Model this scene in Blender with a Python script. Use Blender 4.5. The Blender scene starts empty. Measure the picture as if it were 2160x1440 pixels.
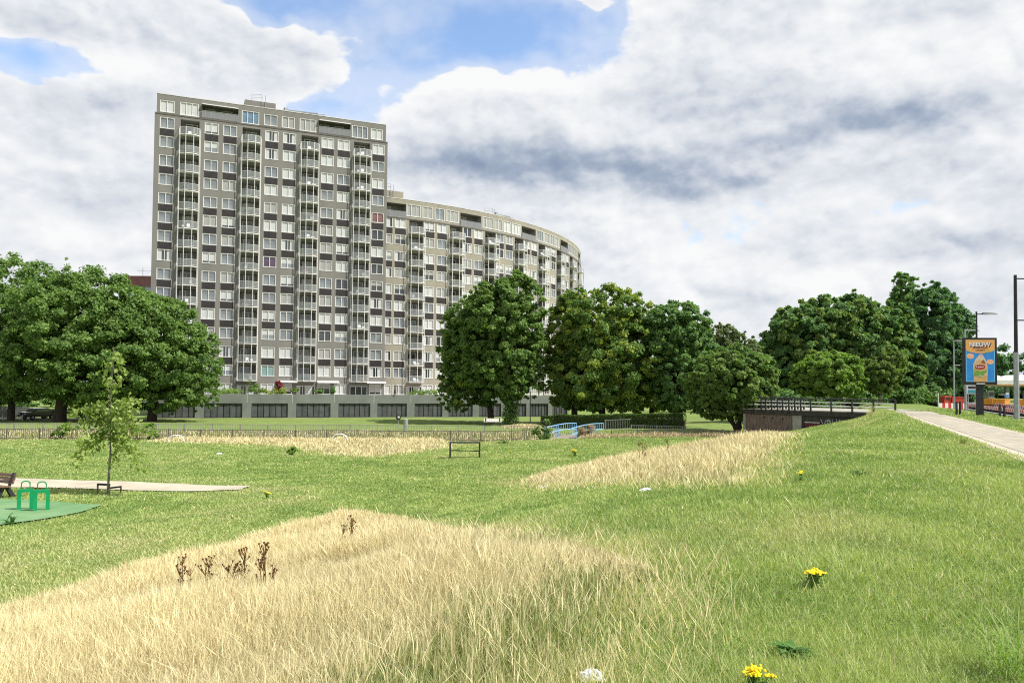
import bpy, math, random
import numpy as np
from mathutils import Matrix, Vector
rnd = random.Random(7)
C = bpy.context.scene.collection
sc = bpy.context.scene

# ------------------------------------------------------------------ camera
EYE = np.array([0.0, 0.0, 4.9])
F_PX, PITCH, ROLL, SHIFT = 1620.0, 0.030, 0.009, 45.4          # in the pixels of the 2160 px wide photograph
cp, sp, cr, sr = math.cos(PITCH), math.sin(PITCH), math.cos(ROLL), math.sin(ROLL)
F0 = np.array([0, cp, sp]); R0 = np.array([1.0, 0, 0]); U0 = np.array([0, -sp, cp])
CR = R0 * cr + U0 * sr; CU = U0 * cr - R0 * sr
cam = bpy.data.cameras.new('camera'); cam_o = bpy.data.objects.new('camera', cam); C.objects.link(cam_o)
cam.sensor_width = 36; cam.lens = F_PX / 2160 * 36; cam.shift_y = SHIFT / 2160
cam.clip_start = 0.1; cam.clip_end = 6000
M4 = Matrix.Identity(4)
for i in range(3):
    M4[i][0], M4[i][1], M4[i][2], M4[i][3] = CR[i], CU[i], -F0[i], EYE[i]
cam_o.matrix_world = M4
sc.camera = cam_o

# ------------------------------------------------------------------ sun, exposure
SUN_EL, SUN_A = math.radians(52), math.radians(-17)             # SUN_A: angle from +X (right) towards +Y (away)
sd = Vector((math.cos(SUN_EL) * math.cos(SUN_A), math.cos(SUN_EL) * math.sin(SUN_A), math.sin(SUN_EL)))
sun = bpy.data.lights.new('sun', 'SUN'); sun.energy = 5.0; sun.angle = math.radians(0.5); sun.color = (1.0, 0.955, 0.87)
sun_o = bpy.data.objects.new('sun', sun); C.objects.link(sun_o)
sun_o.rotation_euler = sd.to_track_quat('Z', 'Y').to_euler()
sc.view_settings.view_transform = 'Standard'; sc.view_settings.look = 'None'
sc.view_settings.exposure = 0.55; sc.view_settings.gamma = 1.0
sc.cycles.max_bounces = 6; sc.cycles.transparent_max_bounces = 12
sc.cycles.use_adaptive_sampling = False; sc.cycles.use_denoising = False; sc.cycles.filter_width = 1.1

# ------------------------------------------------------------------ sky
def ray(px, py):
    v = CR * ((px - 1080) / F_PX) + CU * ((720 + SHIFT - py) / F_PX) + F0
    return v / np.linalg.norm(v)
def azel(px, py):
    v = ray(px, py); return math.atan2(v[0], v[1]), math.asin(v[2])

world = bpy.data.worlds.new('World'); sc.world = world; world.use_nodes = True
NT = world.node_tree; NT.nodes.clear()
class E:                                                       # a scalar socket with operators
    nt = NT
    def __init__(s, k): s.k = k
    def __add__(a, b): return mth('ADD', a, b)
    def __radd__(a, b): return mth('ADD', b, a)
    def __sub__(a, b): return mth('SUBTRACT', a, b)
    def __rsub__(a, b): return mth('SUBTRACT', b, a)
    def __mul__(a, b): return mth('MULTIPLY', a, b)
    def __rmul__(a, b): return mth('MULTIPLY', b, a)
def put(nt, sock, v):
    if isinstance(v, E): nt.links.new(v.k, sock)
    elif hasattr(v, 'is_output'): nt.links.new(v, sock)
    else: sock.default_value = v
def mth(op, *a, clamp=False, nt=None):
    nt = nt or E.nt
    n = nt.nodes.new('ShaderNodeMath'); n.operation = op; n.use_clamp = clamp
    for i, v in enumerate(a): put(nt, n.inputs[i], v)
    return E(n.outputs[0])
def sstep(x, a, b, nt=None):
    nt = nt or E.nt
    n = nt.nodes.new('ShaderNodeMapRange'); n.interpolation_type = 'SMOOTHSTEP'
    put(nt, n.inputs[0], x); n.inputs[1].default_value = a; n.inputs[2].default_value = b
    return E(n.outputs[0])
def noise(nt, vec, scale, detail=6, rough=0.55, dist=0.0):
    n = nt.nodes.new('ShaderNodeTexNoise'); n.inputs['Scale'].default_value = scale
    n.inputs['Detail'].default_value = detail; n.inputs['Roughness'].default_value = rough; n.inputs['Distortion'].default_value = dist
    nt.links.new(vec, n.inputs['Vector']); return n
def mixc(nt, f, a, b):
    n = nt.nodes.new('ShaderNodeMix'); n.data_type = 'RGBA'
    put(nt, n.inputs[0], f); put(nt, n.inputs[6], a if not isinstance(a, tuple) else (*a, 1)[:4]); put(nt, n.inputs[7], b if not isinstance(b, tuple) else (*b, 1)[:4])
    return n.outputs[2]

tc = NT.nodes.new('ShaderNodeTexCoord')
sep = NT.nodes.new('ShaderNodeSeparateXYZ'); NT.links.new(tc.outputs['Generated'], sep.inputs[0])
X, Y, Z = (E(sep.outputs[i]) for i in range(3))
az0 = mth('ARCTAN2', X, Y); el0 = mth('ARCSINE', Z)
# cloud space: direction with the height stretched, so that the clouds lie flat
def cloudvec(dz, dx=0.0, flat=1.9):
    n = NT.nodes.new('ShaderNodeCombineXYZ')
    put(NT, n.inputs[0], X + dx); put(NT, n.inputs[1], Y); put(NT, n.inputs[2], (Z + dz) * flat); return n.outputs[0]
cv = cloudvec(0.0)
w = noise(NT, cv, 5.0, 4, 0.6)
ws = NT.nodes.new('ShaderNodeSeparateColor'); NT.links.new(w.outputs['Color'], ws.inputs[0])
w1, w2 = E(ws.outputs[0]), E(ws.outputs[1])
az = az0 + (w1 - 0.5) * 0.14; el = el0 + (w2 - 0.5) * 0.07
def blob(px, py, rx, ry):
    a, e = azel(px, py)
    ra = abs(azel(px + rx, py)[0] - azel(px - rx, py)[0]) / 2; re = abs(azel(px, py - ry)[1] - azel(px, py + ry)[1]) / 2
    qa = mth('MULTIPLY_ADD', az, 1 / ra, -a / ra); qe = mth('MULTIPLY_ADD', el, 1 / re, -e / re)
    q = qa * qa + qe * qe
    return mth('POWER', 2.71828, q * -1.0)
def total(lst):
    t = None
    for (*p, wt) in lst:
        b = blob(*p) * wt; t = b if t is None else t + b
    return t
nA = E(noise(NT, cv, 3.2, 9, 0.56).outputs[0]); nAu = E(noise(NT, cloudvec(0.028, 0.02), 3.2, 9, 0.56).outputs[0])
nB = E(noise(NT, cv, 9.0, 7, 0.6).outputs[0]); nBu = E(noise(NT, cloudvec(0.012, 0.008), 9.0, 7, 0.6).outputs[0])
def puffs(dz, dx=0.0):                                            # rounded cauliflower heads: creased noise at two sizes
    v = cloudvec(dz, dx, 1.35)
    a = mth('ABSOLUTE', E(noise(NT, v, 7.5, 2, 0.45).outputs[0]) * 2.0 - 1.0); b = mth('ABSOLUTE', E(noise(NT, v, 19.0, 3, 0.5).outputs[0]) * 2.0 - 1.0)
    return a * 1.1 + b * 0.6
nC = puffs(0.0); nCu = puffs(0.010, 0.007)
gaps = total([(900, 40, 330, 95, 1.1), (560, 10, 180, 55, 0.95), (30, 130, 150, 40, 1.1), (200, 150, 90, 30, 0.4), (1130, 70, 170, 90, 0.6), (800, 195, 150, 55, 0.9), (690, 235, 120, 30, 0.6), (1010, 120, 150, 35, 0.5)])
adds = total([(620, 120, 140, 70, 0.75), (450, 130, 130, 60, 0.5), (1000, 210, 220, 60, 0.6), (1500, 120, 420, 150, 0.4), (180, 30, 160, 50, 0.6), (1235, 2, 40, 12, 0.6)])
high = sstep(el0, 0.50, 0.95)
dens = 0.92 - gaps * 1.12 + adds + (nA - 0.5) * 1.5 + (nB - 0.5) * 0.75 + (nC - 0.28) * 0.9 - high * 0.55
alpha = sstep(dens, 0.24, 0.60)
thin = sstep(dens, -0.55, 0.45) * 0.42 + sstep(el0, 0.42, 0.20) * 0.22                             # high veil in the gaps
relief = (nA - nAu) * 0.9 + (nB - nBu) * 0.8 + (nC - nCu) * 0.55
darks = total([(1330, 362, 430, 50, 0.62), (1000, 352, 190, 46, 0.42), (1480, 395, 130, 26, 0.30), (1890, 262, 210, 38, 0.48), (1600, 215, 280, 60, 0.26), (1650, 295, 280, 30, 0.24), (1180, 330, 250, 40, 0.12), (280, 390, 190, 70, 0.24), (90, 420, 150, 60, 0.16),
               (90, 235, 180, 40, 0.2), (2080, 520, 240, 55, 0.36), (1700, 520, 400, 40, 0.20), (150, 70, 170, 22, 0.26), (2080, 640, 200, 40, 0.3), (1450, 180, 200, 40, 0.2), (500, 260, 220, 40, 0.1), (1980, 10, 120, 25, 0.3)])
lights = total([(960, 175, 140, 30, 0.22), (1150, 170, 160, 30, 0.2), (640, 75, 100, 35, 0.1), (1700, 330, 200, 30, 0.14), (1850, 110, 400, 70, 0.14), (90, 490, 70, 30, 0.15), (1780, 600, 120, 30, 0.14), (1370, 545, 130, 40, 0.1), (430, 60, 60, 20, 0.05)])
rim = (1.0 - sstep(dens, 0.45, 0.85)) * 0.16 - sstep(dens, 0.75, 1.35) * 0.10
lum = 0.825 + rim + relief + lights * 1.2 - darks * (0.74 + (nA - 0.5) * 0.5) + (nB - 0.5) * 0.12 + (nA - 0.5) * 0.10 + (nC - 0.28) * 0.16
lumc = mth('MINIMUM', mth('MAXIMUM', lum, 0.0), 1.0)
ramp = NT.nodes.new('ShaderNodeValToRGB'); NT.links.new(lumc.k, ramp.inputs[0])
el_ = ramp.color_ramp.elements
el_[0].position = 0.0; el_[0].color = (0.23, 0.30, 0.43, 1)
el_[1].position = 1.0; el_[1].color = (0.96, 0.965, 0.97, 1)
for p, c in ((0.3, (0.39, 0.46, 0.58, 1)), (0.6, (0.70, 0.74, 0.80, 1)), (0.8, (0.85, 0.87, 0.90, 1))):
    k = el_.new(p); k.color = c
skyt = NT.nodes.new('ShaderNodeTexSky'); skyt.sky_type = 'NISHITA'; skyt.sun_disc = False
skyt.sun_elevation = SUN_EL; skyt.sun_rotation = math.pi / 2 - SUN_A; skyt.air_density = 1.0; skyt.dust_density = 0.6; skyt.ozone_density = 2.0
SKY_S = 0.13
sat = NT.nodes.new('ShaderNodeHueSaturation'); NT.links.new(skyt.outputs[0], sat.inputs['Color']); sat.inputs['Saturation'].default_value = 1.0
sat.inputs['Value'].default_value = 1.3
sc_ = NT.nodes.new('ShaderNodeVectorMath'); sc_.operation = 'SCALE'; NT.links.new(ramp.outputs[0], sc_.inputs[0]); sc_.inputs['Scale'].default_value = 0.68 / SKY_S
a_all = mth('MAXIMUM', alpha, thin, clamp=True)
mix = mixc(NT, a_all, sat.outputs[0], sc_.outputs[0])
bg = NT.nodes.new('ShaderNodeBackground'); bg.inputs[1].default_value = SKY_S; NT.links.new(mix, bg.inputs[0])
wo = NT.nodes.new('ShaderNodeOutputWorld'); NT.links.new(bg.outputs[0], wo.inputs[0])
world.cycles.sampling_method = 'MANUAL'; world.cycles.sample_map_resolution = 512

# ------------------------------------------------------------------ materials
def new_mat(name):
    m = bpy.data.materials.new(name); m.use_nodes = True
    nt = m.node_tree; b = nt.nodes['Principled BSDF']; return m, nt, b
def mat(name, c1, c2=None, scale=3.0, rough=0.8, bump=0.0, spec=0.3, metal=0.0, stretch=(1, 1, 1), coat=0.0, detail=6, fac=(0.35, 0.65)):
    m, nt, b = new_mat(name)
    b.inputs['Roughness'].default_value = rough; b.inputs['Metallic'].default_value = metal
    b.inputs['Specular IOR Level'].default_value = spec; b.inputs['Coat Weight'].default_value = coat
    if c2 is None: c2 = tuple(min(1, v * 0.8) for v in c1)
    t = nt.nodes.new('ShaderNodeTexCoord'); mp = nt.nodes.new('ShaderNodeMapping'); mp.inputs['Scale'].default_value = stretch
    nt.links.new(t.outputs['Object'], mp.inputs[0])
    n = noise(nt, mp.outputs[0], scale, detail, 0.6)
    f = sstep(n.outputs[0], *fac, nt=nt)
    nt.links.new(mixc(nt, f, c1, c2), b.inputs['Base Color'])
    if bump:
        bp = nt.nodes.new('ShaderNodeBump'); bp.inputs['Strength'].default_value = bump; bp.inputs['Distance'].default_value = 0.05
        nt.links.new(n.outputs[0], bp.inputs['Height']); nt.links.new(bp.outputs[0], b.inputs['Normal'])
    return m
def leaf_mat(name, trans=0.35, rough=0.45, spec=0.35, tint=(1.2, 1.4, 0.55)):
    m, nt, b = new_mat(name)
    a = nt.nodes.new('ShaderNodeAttribute'); a.attribute_name = 'col'
    nt.links.new(a.outputs['Color'], b.inputs['Base Color']); b.inputs['Roughness'].default_value = rough; b.inputs['Specular IOR Level'].default_value = spec
    tr = nt.nodes.new('ShaderNodeBsdfTranslucent')
    mc = nt.nodes.new('ShaderNodeMix'); mc.data_type = 'RGBA'; mc.blend_type = 'MULTIPLY'; mc.inputs[0].default_value = 1
    nt.links.new(a.outputs['Color'], mc.inputs[6]); mc.inputs[7].default_value = (*tint, 1); nt.links.new(mc.outputs[2], tr.inputs[0])
    ms = nt.nodes.new('ShaderNodeMixShader'); ms.inputs[0].default_value = trans
    nt.links.new(b.outputs[0], ms.inputs[1]); nt.links.new(tr.outputs[0], ms.inputs[2])
    nt.links.new(ms.outputs[0], nt.nodes['Material Output'].inputs[0]); return m
def glass_mat(name, tint, f, rough=0.1):
    m, nt, b = new_mat(name)
    b.inputs['Base Color'].default_value = (*tint, 1); b.inputs['Roughness'].default_value = rough; b.inputs['IOR'].default_value = 1.7
    t = nt.nodes.new('ShaderNodeBsdfTransparent'); ms = nt.nodes.new('ShaderNodeMixShader'); ms.inputs[0].default_value = f
    nt.links.new(t.outputs[0], ms.inputs[1]); nt.links.new(b.outputs[0], ms.inputs[2]); nt.links.new(ms.outputs[0], nt.nodes['Material Output'].inputs[0]); return m

M = {}
M['leaf'] = leaf_mat('leaf', 0.40, 0.6, 0.2); M['grass'] = leaf_mat('grass_blade', 0.3, 0.6, 0.2, (1.1, 1.25, 0.55)); M['drygrass'] = leaf_mat('dry_grass_blade', 0.25, 0.6, 0.25, (1.05, 1.0, 0.85))
M['bark'] = mat('bark', (0.07, 0.055, 0.042), (0.035, 0.028, 0.022), 3, 0.95, 0.6, stretch=(4, 4, 0.7))
M['bark_pale'] = mat('bark_pale', (0.22, 0.20, 0.16), (0.10, 0.09, 0.07), 3, 0.95, 0.5, stretch=(4, 4, 1))
M['tower_wall'] = mat('tower_wall', (0.205, 0.196, 0.180), (0.160, 0.154, 0.143), 0.5, 0.9, 0.1, stretch=(1, 1, 0.22), detail=8, fac=(0.2, 0.8))
M['block_wall'] = mat('block_wall', (0.295, 0.275, 0.222), (0.24, 0.222, 0.18), 0.5, 0.9, 0.1, stretch=(1, 1, 0.2), detail=8, fac=(0.2, 0.8))
M['loggia'] = mat('loggia', (0.26, 0.25, 0.235), (0.20, 0.19, 0.18), 1.0, 0.9)
M['ledge'] = mat('ledge', (0.12, 0.11, 0.10), None, 1.0, 0.8)
M['cap'] = mat('cap', (0.55, 0.55, 0.52), (0.42, 0.42, 0.40), 1.0, 0.6)
M['spandrel'] = mat('spandrel', (0.038, 0.032, 0.032), (0.028, 0.025, 0.026), 2.0, 0.45, spec=0.4)
M['white'] = mat('white_frame', (0.66, 0.66, 0.64), (0.56, 0.56, 0.54), 2.0, 0.45)
M['pane_dark'] = mat('pane_dark', (0.035, 0.04, 0.045), (0.05, 0.055, 0.06), 0.7, 0.06, spec=0.8)
M['pane_sky'] = mat('pane_sky', (0.14, 0.16, 0.18), (0.22, 0.24, 0.25), 0.6, 0.06, spec=0.9)
M['pane_net'] = mat('pane_net', (0.34, 0.34, 0.32), (0.26, 0.265, 0.26), 1.2, 0.10, spec=0.7, stretch=(9, 9, 0.4))
M['pane_white'] = mat('pane_white', (0.52, 0.53, 0.52), (0.42, 0.435, 0.44), 1.0, 0.12, spec=0.6, stretch=(6, 6, 0.3))
M['pane_teal'] = mat('pane_teal', (0.20, 0.31, 0.30), None, 1.0, 0.12, spec=0.6)
M['pane_purple'] = mat('pane_purple', (0.09, 0.06, 0.10), None, 1.0, 0.15, spec=0.6)
M['pane_red'] = mat('pane_red', (0.20, 0.10, 0.095), None, 1.0, 0.15, spec=0.6)
M['pane_blue'] = mat('pane_blue', (0.14, 0.22, 0.31), None, 1.0, 0.15, spec=0.6)
M['balcony_glass'] = glass_mat('balcony_glass', (0.60, 0.65, 0.64), 0.24)
M['rail_glass'] = glass_mat('rail_glass', (0.35, 0.36, 0.38), 0.5)
M['garage_wall'] = mat('garage_wall', (0.19, 0.205, 0.187), (0.14, 0.153, 0.14), 0.6, 0.85, 0.1, detail=8, fac=(0.25, 0.75))
M['garage_door'] = mat('garage_door', (0.088, 0.094, 0.094), (0.062, 0.069, 0.07), 1.5, 0.6)
M['black'] = mat('black_metal', (0.018, 0.019, 0.022), (0.03, 0.03, 0.033), 4, 0.5)
M['dark_gap'] = mat('dark_gap', (0.012, 0.012, 0.012), None, 4, 0.8)
M['steel'] = mat('galvanised_steel', (0.36, 0.38, 0.39), (0.28, 0.30, 0.31), 3, 0.45, metal=0.4)
M['fence_grey'] = mat('fence_grey', (0.30, 0.31, 0.30), (0.20, 0.20, 0.19), 2, 0.6)
M['fence_dark'] = mat('fence_dark', (0.085, 0.08, 0.065), (0.13, 0.11, 0.08), 2, 0.8)
M['blue'] = mat('blue_paint', (0.20, 0.42, 0.70), (0.30, 0.52, 0.78), 2, 0.4, fac=(0.3, 0.7))
M['deck_wood'] = mat('deck_wood', (0.26, 0.21, 0.17), (0.18, 0.15, 0.12), 3, 0.85, 0.3, stretch=(1, 8, 1))
M['concrete'] = mat('concrete', (0.36, 0.34, 0.29), (0.24, 0.23, 0.20), 1.2, 0.9, 0.2, detail=8)
M['concrete_dark'] = mat('concrete_dark', (0.065, 0.058, 0.05), (0.035, 0.032, 0.03), 1.0, 0.9, 0.2, stretch=(2, 2, 0.5), detail=8)
M['dark_brick'] = mat('dark_brick', (0.20, 0.145, 0.115), (0.10, 0.075, 0.065), 3, 0.9, 0.4, stretch=(3, 3, 0.5), detail=8)
M['maroon'] = mat('maroon', (0.15, 0.02, 0.035), (0.10, 0.018, 0.026), 1.5, 0.7)
M['graffiti'] = mat('graffiti', (0.5, 0.5, 0.52), (0.36, 0.36, 0.38), 3, 0.7)
M['green_paint'] = mat('green_paint', (0.008, 0.27, 0.10), (0.006, 0.22, 0.08), 3, 0.35)
M['wood_slat'] = mat('wood_slat', (0.20, 0.12, 0.085), (0.14, 0.085, 0.06), 3, 0.7, 0.2, stretch=(1, 9, 9))
M['white_wood'] = mat('white_wood', (0.62, 0.60, 0.54), (0.48, 0.46, 0.42), 3, 0.7)
M['stake'] = mat('stake_wood', (0.20, 0.14, 0.10), (0.12, 0.085, 0.06), 5, 0.9, 0.3)
M['rubber'] = mat('rubber_strap', (0.02, 0.018, 0.018), None, 5, 0.8)
M['mat_green'] = mat('mat_green', (0.10, 0.215, 0.09), (0.16, 0.26, 0.125), 0.7, 0.95, 0.15, detail=9)
M['sand'] = mat('sand_path', (0.43, 0.385, 0.30), (0.35, 0.315, 0.245), 0.9, 0.95, 0.2, detail=9)
M['asphalt'] = mat('asphalt', (0.13, 0.13, 0.13), (0.09, 0.09, 0.09), 1.2, 0.9, 0.2, detail=9)
M['kerb'] = mat('kerb', (0.36, 0.35, 0.33), (0.28, 0.27, 0.26), 1.2, 0.9)
M['water'] = mat('water', (0.02, 0.028, 0.02), (0.03, 0.035, 0.022), 0.8, 0.05, spec=0.6)
M['red'] = mat('red_paint', (0.52, 0.075, 0.04), (0.42, 0.06, 0.035), 2, 0.45)
M['yellow'] = mat('yellow_paint', (0.72, 0.34, 0.03), (0.6, 0.27, 0.03), 2, 0.45)
M['orange'] = mat('orange_paint', (0.62, 0.28, 0.06), None, 2, 0.5)
M['fascia_tan'] = mat('fascia_tan', (0.42, 0.25, 0.10), None, 2, 0.6)
M['tyre'] = mat('tyre', (0.02, 0.02, 0.02), None, 4, 0.9)
M['flower'] = mat('flower_yellow', (0.86, 0.66, 0.01), (0.78, 0.55, 0.01), 9, 0.6)
M['plastic_white'] = mat('plastic_white', (0.82, 0.83, 0.84), (0.7, 0.71, 0.73), 6, 0.4, 0.3)
M['paper'] = mat('paper', (0.62, 0.57, 0.48), None, 6, 0.8, 0.3)
M['dead'] = mat('dead_stalk', (0.17, 0.085, 0.03), (0.09, 0.045, 0.02), 9, 0.9)
M['brick_red'] = mat('brick_red', (0.12, 0.055, 0.05), (0.09, 0.04, 0.04), 1, 0.9)
M['clad_blue'] = mat('clad_blue', (0.24, 0.27, 0.48), (0.42, 0.45, 0.58), 0.35, 0.6, stretch=(1, 1, 6))
M['car_paint'] = mat('car_paint', (0.03, 0.032, 0.036), None, 3, 0.2, coat=0.6)
M['ad_orange'] = mat('ad_orange', (0.74, 0.36, 0.10), (0.78, 0.42, 0.16), 1.2, 0.3)
M['ad_blue'] = mat('ad_blue', (0.03, 0.22, 0.66), (0.05, 0.30, 0.74), 1.6, 0.3)
M['ad_cyan'] = mat('ad_cyan', (0.18, 0.55, 0.85), None, 3, 0.3)
M['ad_white'] = mat('ad_white', (0.82, 0.80, 0.80), (0.75, 0.72, 0.74), 3, 0.3)
M['ad_ink'] = mat('ad_ink', (0.08, 0.02, 0.07), None, 3, 0.3)
M['ad_brown'] = mat('ad_brown', (0.30, 0.11, 0.05), None, 3, 0.3)
M['ad_peach'] = mat('ad_peach', (0.86, 0.36, 0.20), (0.9, 0.46, 0.27), 9, 0.3)
M['ad_rim'] = mat('ad_rim', (0.86, 0.58, 0.46), None, 9, 0.3)
M['ad_amber'] = mat('ad_amber', (0.62, 0.34, 0.12), (0.70, 0.46, 0.22), 3, 0.3)
M['ad_pale'] = mat('ad_pale', (0.70, 0.54, 0.42), (0.55, 0.42, 0.36), 3, 0.3)
M['ad_leaf'] = mat('ad_leaf', (0.12, 0.30, 0.06), (0.30, 0.42, 0.10), 4, 0.3)
M['ad_red'] = mat('ad_red', (0.40, 0.012, 0.03), None, 3, 0.3)
M['teal_sign'] = mat('teal_sign', (0.04, 0.26, 0.33), None, 3, 0.4)
M['sign_blue'] = mat('sign_blue', (0.06, 0.35, 0.68), None, 3, 0.4)

def stripes(name, c1, c2, period, slant):
    m, nt, b = new_mat(name); t = nt.nodes.new('ShaderNodeTexCoord'); s = nt.nodes.new('ShaderNodeSeparateXYZ'); nt.links.new(t.outputs['Object'], s.inputs[0])
    v = mth('MULTIPLY_ADD', E(s.outputs[2]), slant, E(s.outputs[0]), nt=nt)
    fr = mth('FRACT', mth('DIVIDE', v, period, nt=nt), nt=nt); g = mth('GREATER_THAN', fr, 0.5, nt=nt)
    nt.links.new(mixc(nt, g, c1, c2), b.inputs['Base Color']); b.inputs['Roughness'].default_value = 0.5; return m
M['stripe_diag'] = stripes('stripe_diagonal', (0.72, 0.70, 0.68), (0.55, 0.03, 0.03), 0.75, 1.0)
M['stripe_vert'] = stripes('stripe_vertical', (0.72, 0.70, 0.68), (0.55, 0.03, 0.03), 0.62, 0.0)

# ------------------------------------------------------------------ mesh helpers
def tag(o, label=None, cat=None, group=None, kind=None):
    if label: o['label'] = label
    if cat: o['category'] = cat
    if group: o['group'] = group
    if kind: o['kind'] = kind
    return o
def empty(name, loc, label, cat, group=None, rz=0.0):
    o = bpy.data.objects.new(name, None); C.objects.link(o); o.location = loc; o.rotation_euler = (0, 0, rz); o.empty_display_size = 0.3
    return tag(o, label, cat, group)
class MB:
    def __init__(s): s.v = []; s.f = []; s.mi = []; s.k = 0
    def face(s, pts, k=None):
        n = len(s.v); s.v += [tuple(p) for p in pts]; s.f.append(list(range(n, n + len(pts)))); s.mi.append(s.k if k is None else k)
    def hexa(s, p, k=None):                                      # 8 points, bottom ring then top ring
        n = len(s.v); s.v += [tuple(q) for q in p]
        for f in ((3, 2, 1, 0), (4, 5, 6, 7), (0, 1, 5, 4), (1, 2, 6, 5), (2, 3, 7, 6), (3, 0, 4, 7)):
            s.f.append([n + i for i in f]); s.mi.append(s.k if k is None else k)
    def box(s, x0, x1, y0, y1, z0, z1, k=None):
        s.hexa([(x0, y0, z0), (x1, y0, z0), (x1, y1, z0), (x0, y1, z0), (x0, y0, z1), (x1, y0, z1), (x1, y1, z1), (x0, y1, z1)], k)
    def bar(s, a, b, r, n=4, r2=None, k=None):                   # a prism from a to b
        a = Vector(a); b = Vector(b); d = (b - a)
        if d.length < 1e-6: return
        q = d.to_track_quat('Z', 'Y'); r2 = r if r2 is None else r2; base = len(s.v)
        for (c, rr) in ((a, r), (b, r2)):
            for i in range(n):
                t = 2 * math.pi * (i + 0.5) / n; s.v.append(tuple(c + q @ Vector((rr * math.cos(t), rr * math.sin(t), 0))))
        for i in range(n):
            j = (i + 1) % n; s.f.append([base + i, base + j, base + n + j, base + n + i]); s.mi.append(s.k if k is None else k)
        s.f.append([base + i for i in range(n)][::-1]); s.f.append([base + n + i for i in range(n)]); s.mi += [s.k if k is None else k] * 2
    def path(s, pts, r, n=6, r2=None, k=None):                   # one continuous tube
        pts = [Vector(p) for p in pts]; m = len(pts); base = len(s.v); r2 = r if r2 is None else r2
        for i, p in enumerate(pts):
            d = (pts[min(i + 1, m - 1)] - pts[max(i - 1, 0)]).normalized(); q = d.to_track_quat('Z', 'Y'); rr = r + (r2 - r) * i / (m - 1)
            for j in range(n):
                t = 2 * math.pi * j / n; s.v.append(tuple(p + q @ Vector((rr * math.cos(t), rr * math.sin(t), 0))))
        for i in range(m - 1):
            for j in range(n):
                jj = (j + 1) % n
                s.f.append([base + i * n + j, base + i * n + jj, base + (i + 1) * n + jj, base + (i + 1) * n + j]); s.mi.append(s.k if k is None else k)
        s.f.append([base + j for j in range(n)][::-1]); s.f.append([base + (m - 1) * n + j for j in range(n)]); s.mi += [s.k if k is None else k] * 2
    def add(s, o, mx):                                           # append another MB, transformed
        n = len(s.v); s.v += [tuple(mx @ Vector(p)) for p in o.v]; s.f += [[i + n for i in f] for f in o.f]; s.mi += o.mi
    def mesh(s, name, mats):
        me = bpy.data.meshes.new(name); me.from_pydata(s.v, [], s.f)
        for m in (mats if isinstance(mats, (list, tuple)) else [mats]): me.materials.append(m)
        me.polygons.foreach_set('material_index', s.mi); me.update(); return me
    def build(s, name, mats, parent=None, smooth=False, mx=None):
        return link(s.mesh(name, mats), name, parent, smooth, mx)
def link(me, name, parent=None, smooth=False, mx=None):
    o = bpy.data.objects.new(name, me); C.objects.link(o)
    if parent: o.parent = parent
    if mx is not None: o.matrix_local = mx
    if smooth: me.shade_smooth()
    return o
def np_mesh(name, v, f, m, col=None, parent=None, smooth=False):
    v = np.asarray(v, np.float32); f = np.asarray(f, np.int32); k = f.shape[1]
    me = bpy.data.meshes.new(name); me.vertices.add(len(v)); me.vertices.foreach_set('co', v.ravel())
    me.loops.add(f.size); me.loops.foreach_set('vertex_index', f.ravel())
    me.polygons.add(len(f)); me.polygons.foreach_set('loop_start', np.arange(0, f.size, k, dtype=np.int32))
    me.update(calc_edges=True); me.materials.append(m)
    if col is not None:
        a = me.attributes.new('col', 'FLOAT_COLOR', 'POINT'); c4 = np.ones((len(v), 4), np.float32); c4[:, :3] = col; a.data.foreach_set('color', c4.ravel())
    return link(me, name, parent, smooth)

# ------------------------------------------------------------------ the ground's shape
DX, DY = 0.386, 0.922                                            # the way the dyke and its path run
def S_(x, y): return -((x - 12.5) * DY - (y - 18.7) * DX)          # metres left of the path's left edge
def T_(x, y): return x * DX + y * DY
def ST(s, t):                                                    # back to x, y
    n = -s - (-12.5 * DY + 18.7 * DX)                              # x*DY - y*DX
    return t * DX + n * DY, t * DY - n * DX
def ss(a, b, x):
    t = np.clip((x - a) / (b - a), 0, 1); return t * t * (3 - 2 * t)
def ditch_y(x): return 65.5 + (x + 42) * 0.062
rg = np.random.default_rng(3)
_tab = rg.random((256, 256))
def vnoise(x, y):
    xi = np.floor(x).astype(int); yi = np.floor(y).astype(int); fx = x - xi; fy = y - yi
    fx = fx * fx * (3 - 2 * fx); fy = fy * fy * (3 - 2 * fy)
    g = lambda a, b: _tab[a % 256, b % 256]
    return (g(xi, yi) * (1 - fx) + g(xi + 1, yi) * fx) * (1 - fy) + (g(xi, yi + 1) * (1 - fx) + g(xi + 1, yi + 1) * fx) * fy
def fbm(x, y, o=4):
    t = 0; a = 0.5; n = 0
    for i in range(o):
        t = t + a * vnoise(x * 2 ** i + 17 * i, y * 2 ** i + 31 * i); n += a; a *= 0.55
    return t / n
def H(x, y):
    x = np.asarray(x, float); y = np.asarray(y, float); s = S_(x, y)
    se = s + 6.6 * ss(26, 52, T_(x, y)) * ss(-2.0, 3.0, s)
    z = 3.25 - 2.45 * ss(4.0, 18.5, se) - 0.45 * ss(17, 32, s) - 0.3 * ss(5.0, 6.5, -s)
    z = z - 0.35 * ss(78, 100, y) * ss(14, 26, s)
    z = z - 1.1 * np.exp(-((y - ditch_y(x)) / 2.4) ** 2) * ss(10, 13, s)
    z = z + (fbm(x * 0.35, y * 0.35, 3) - 0.5) * 0.14 * ss(1.0, 4.0, s)
    return z
def h1(x, y): return float(H(x, y))
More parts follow.
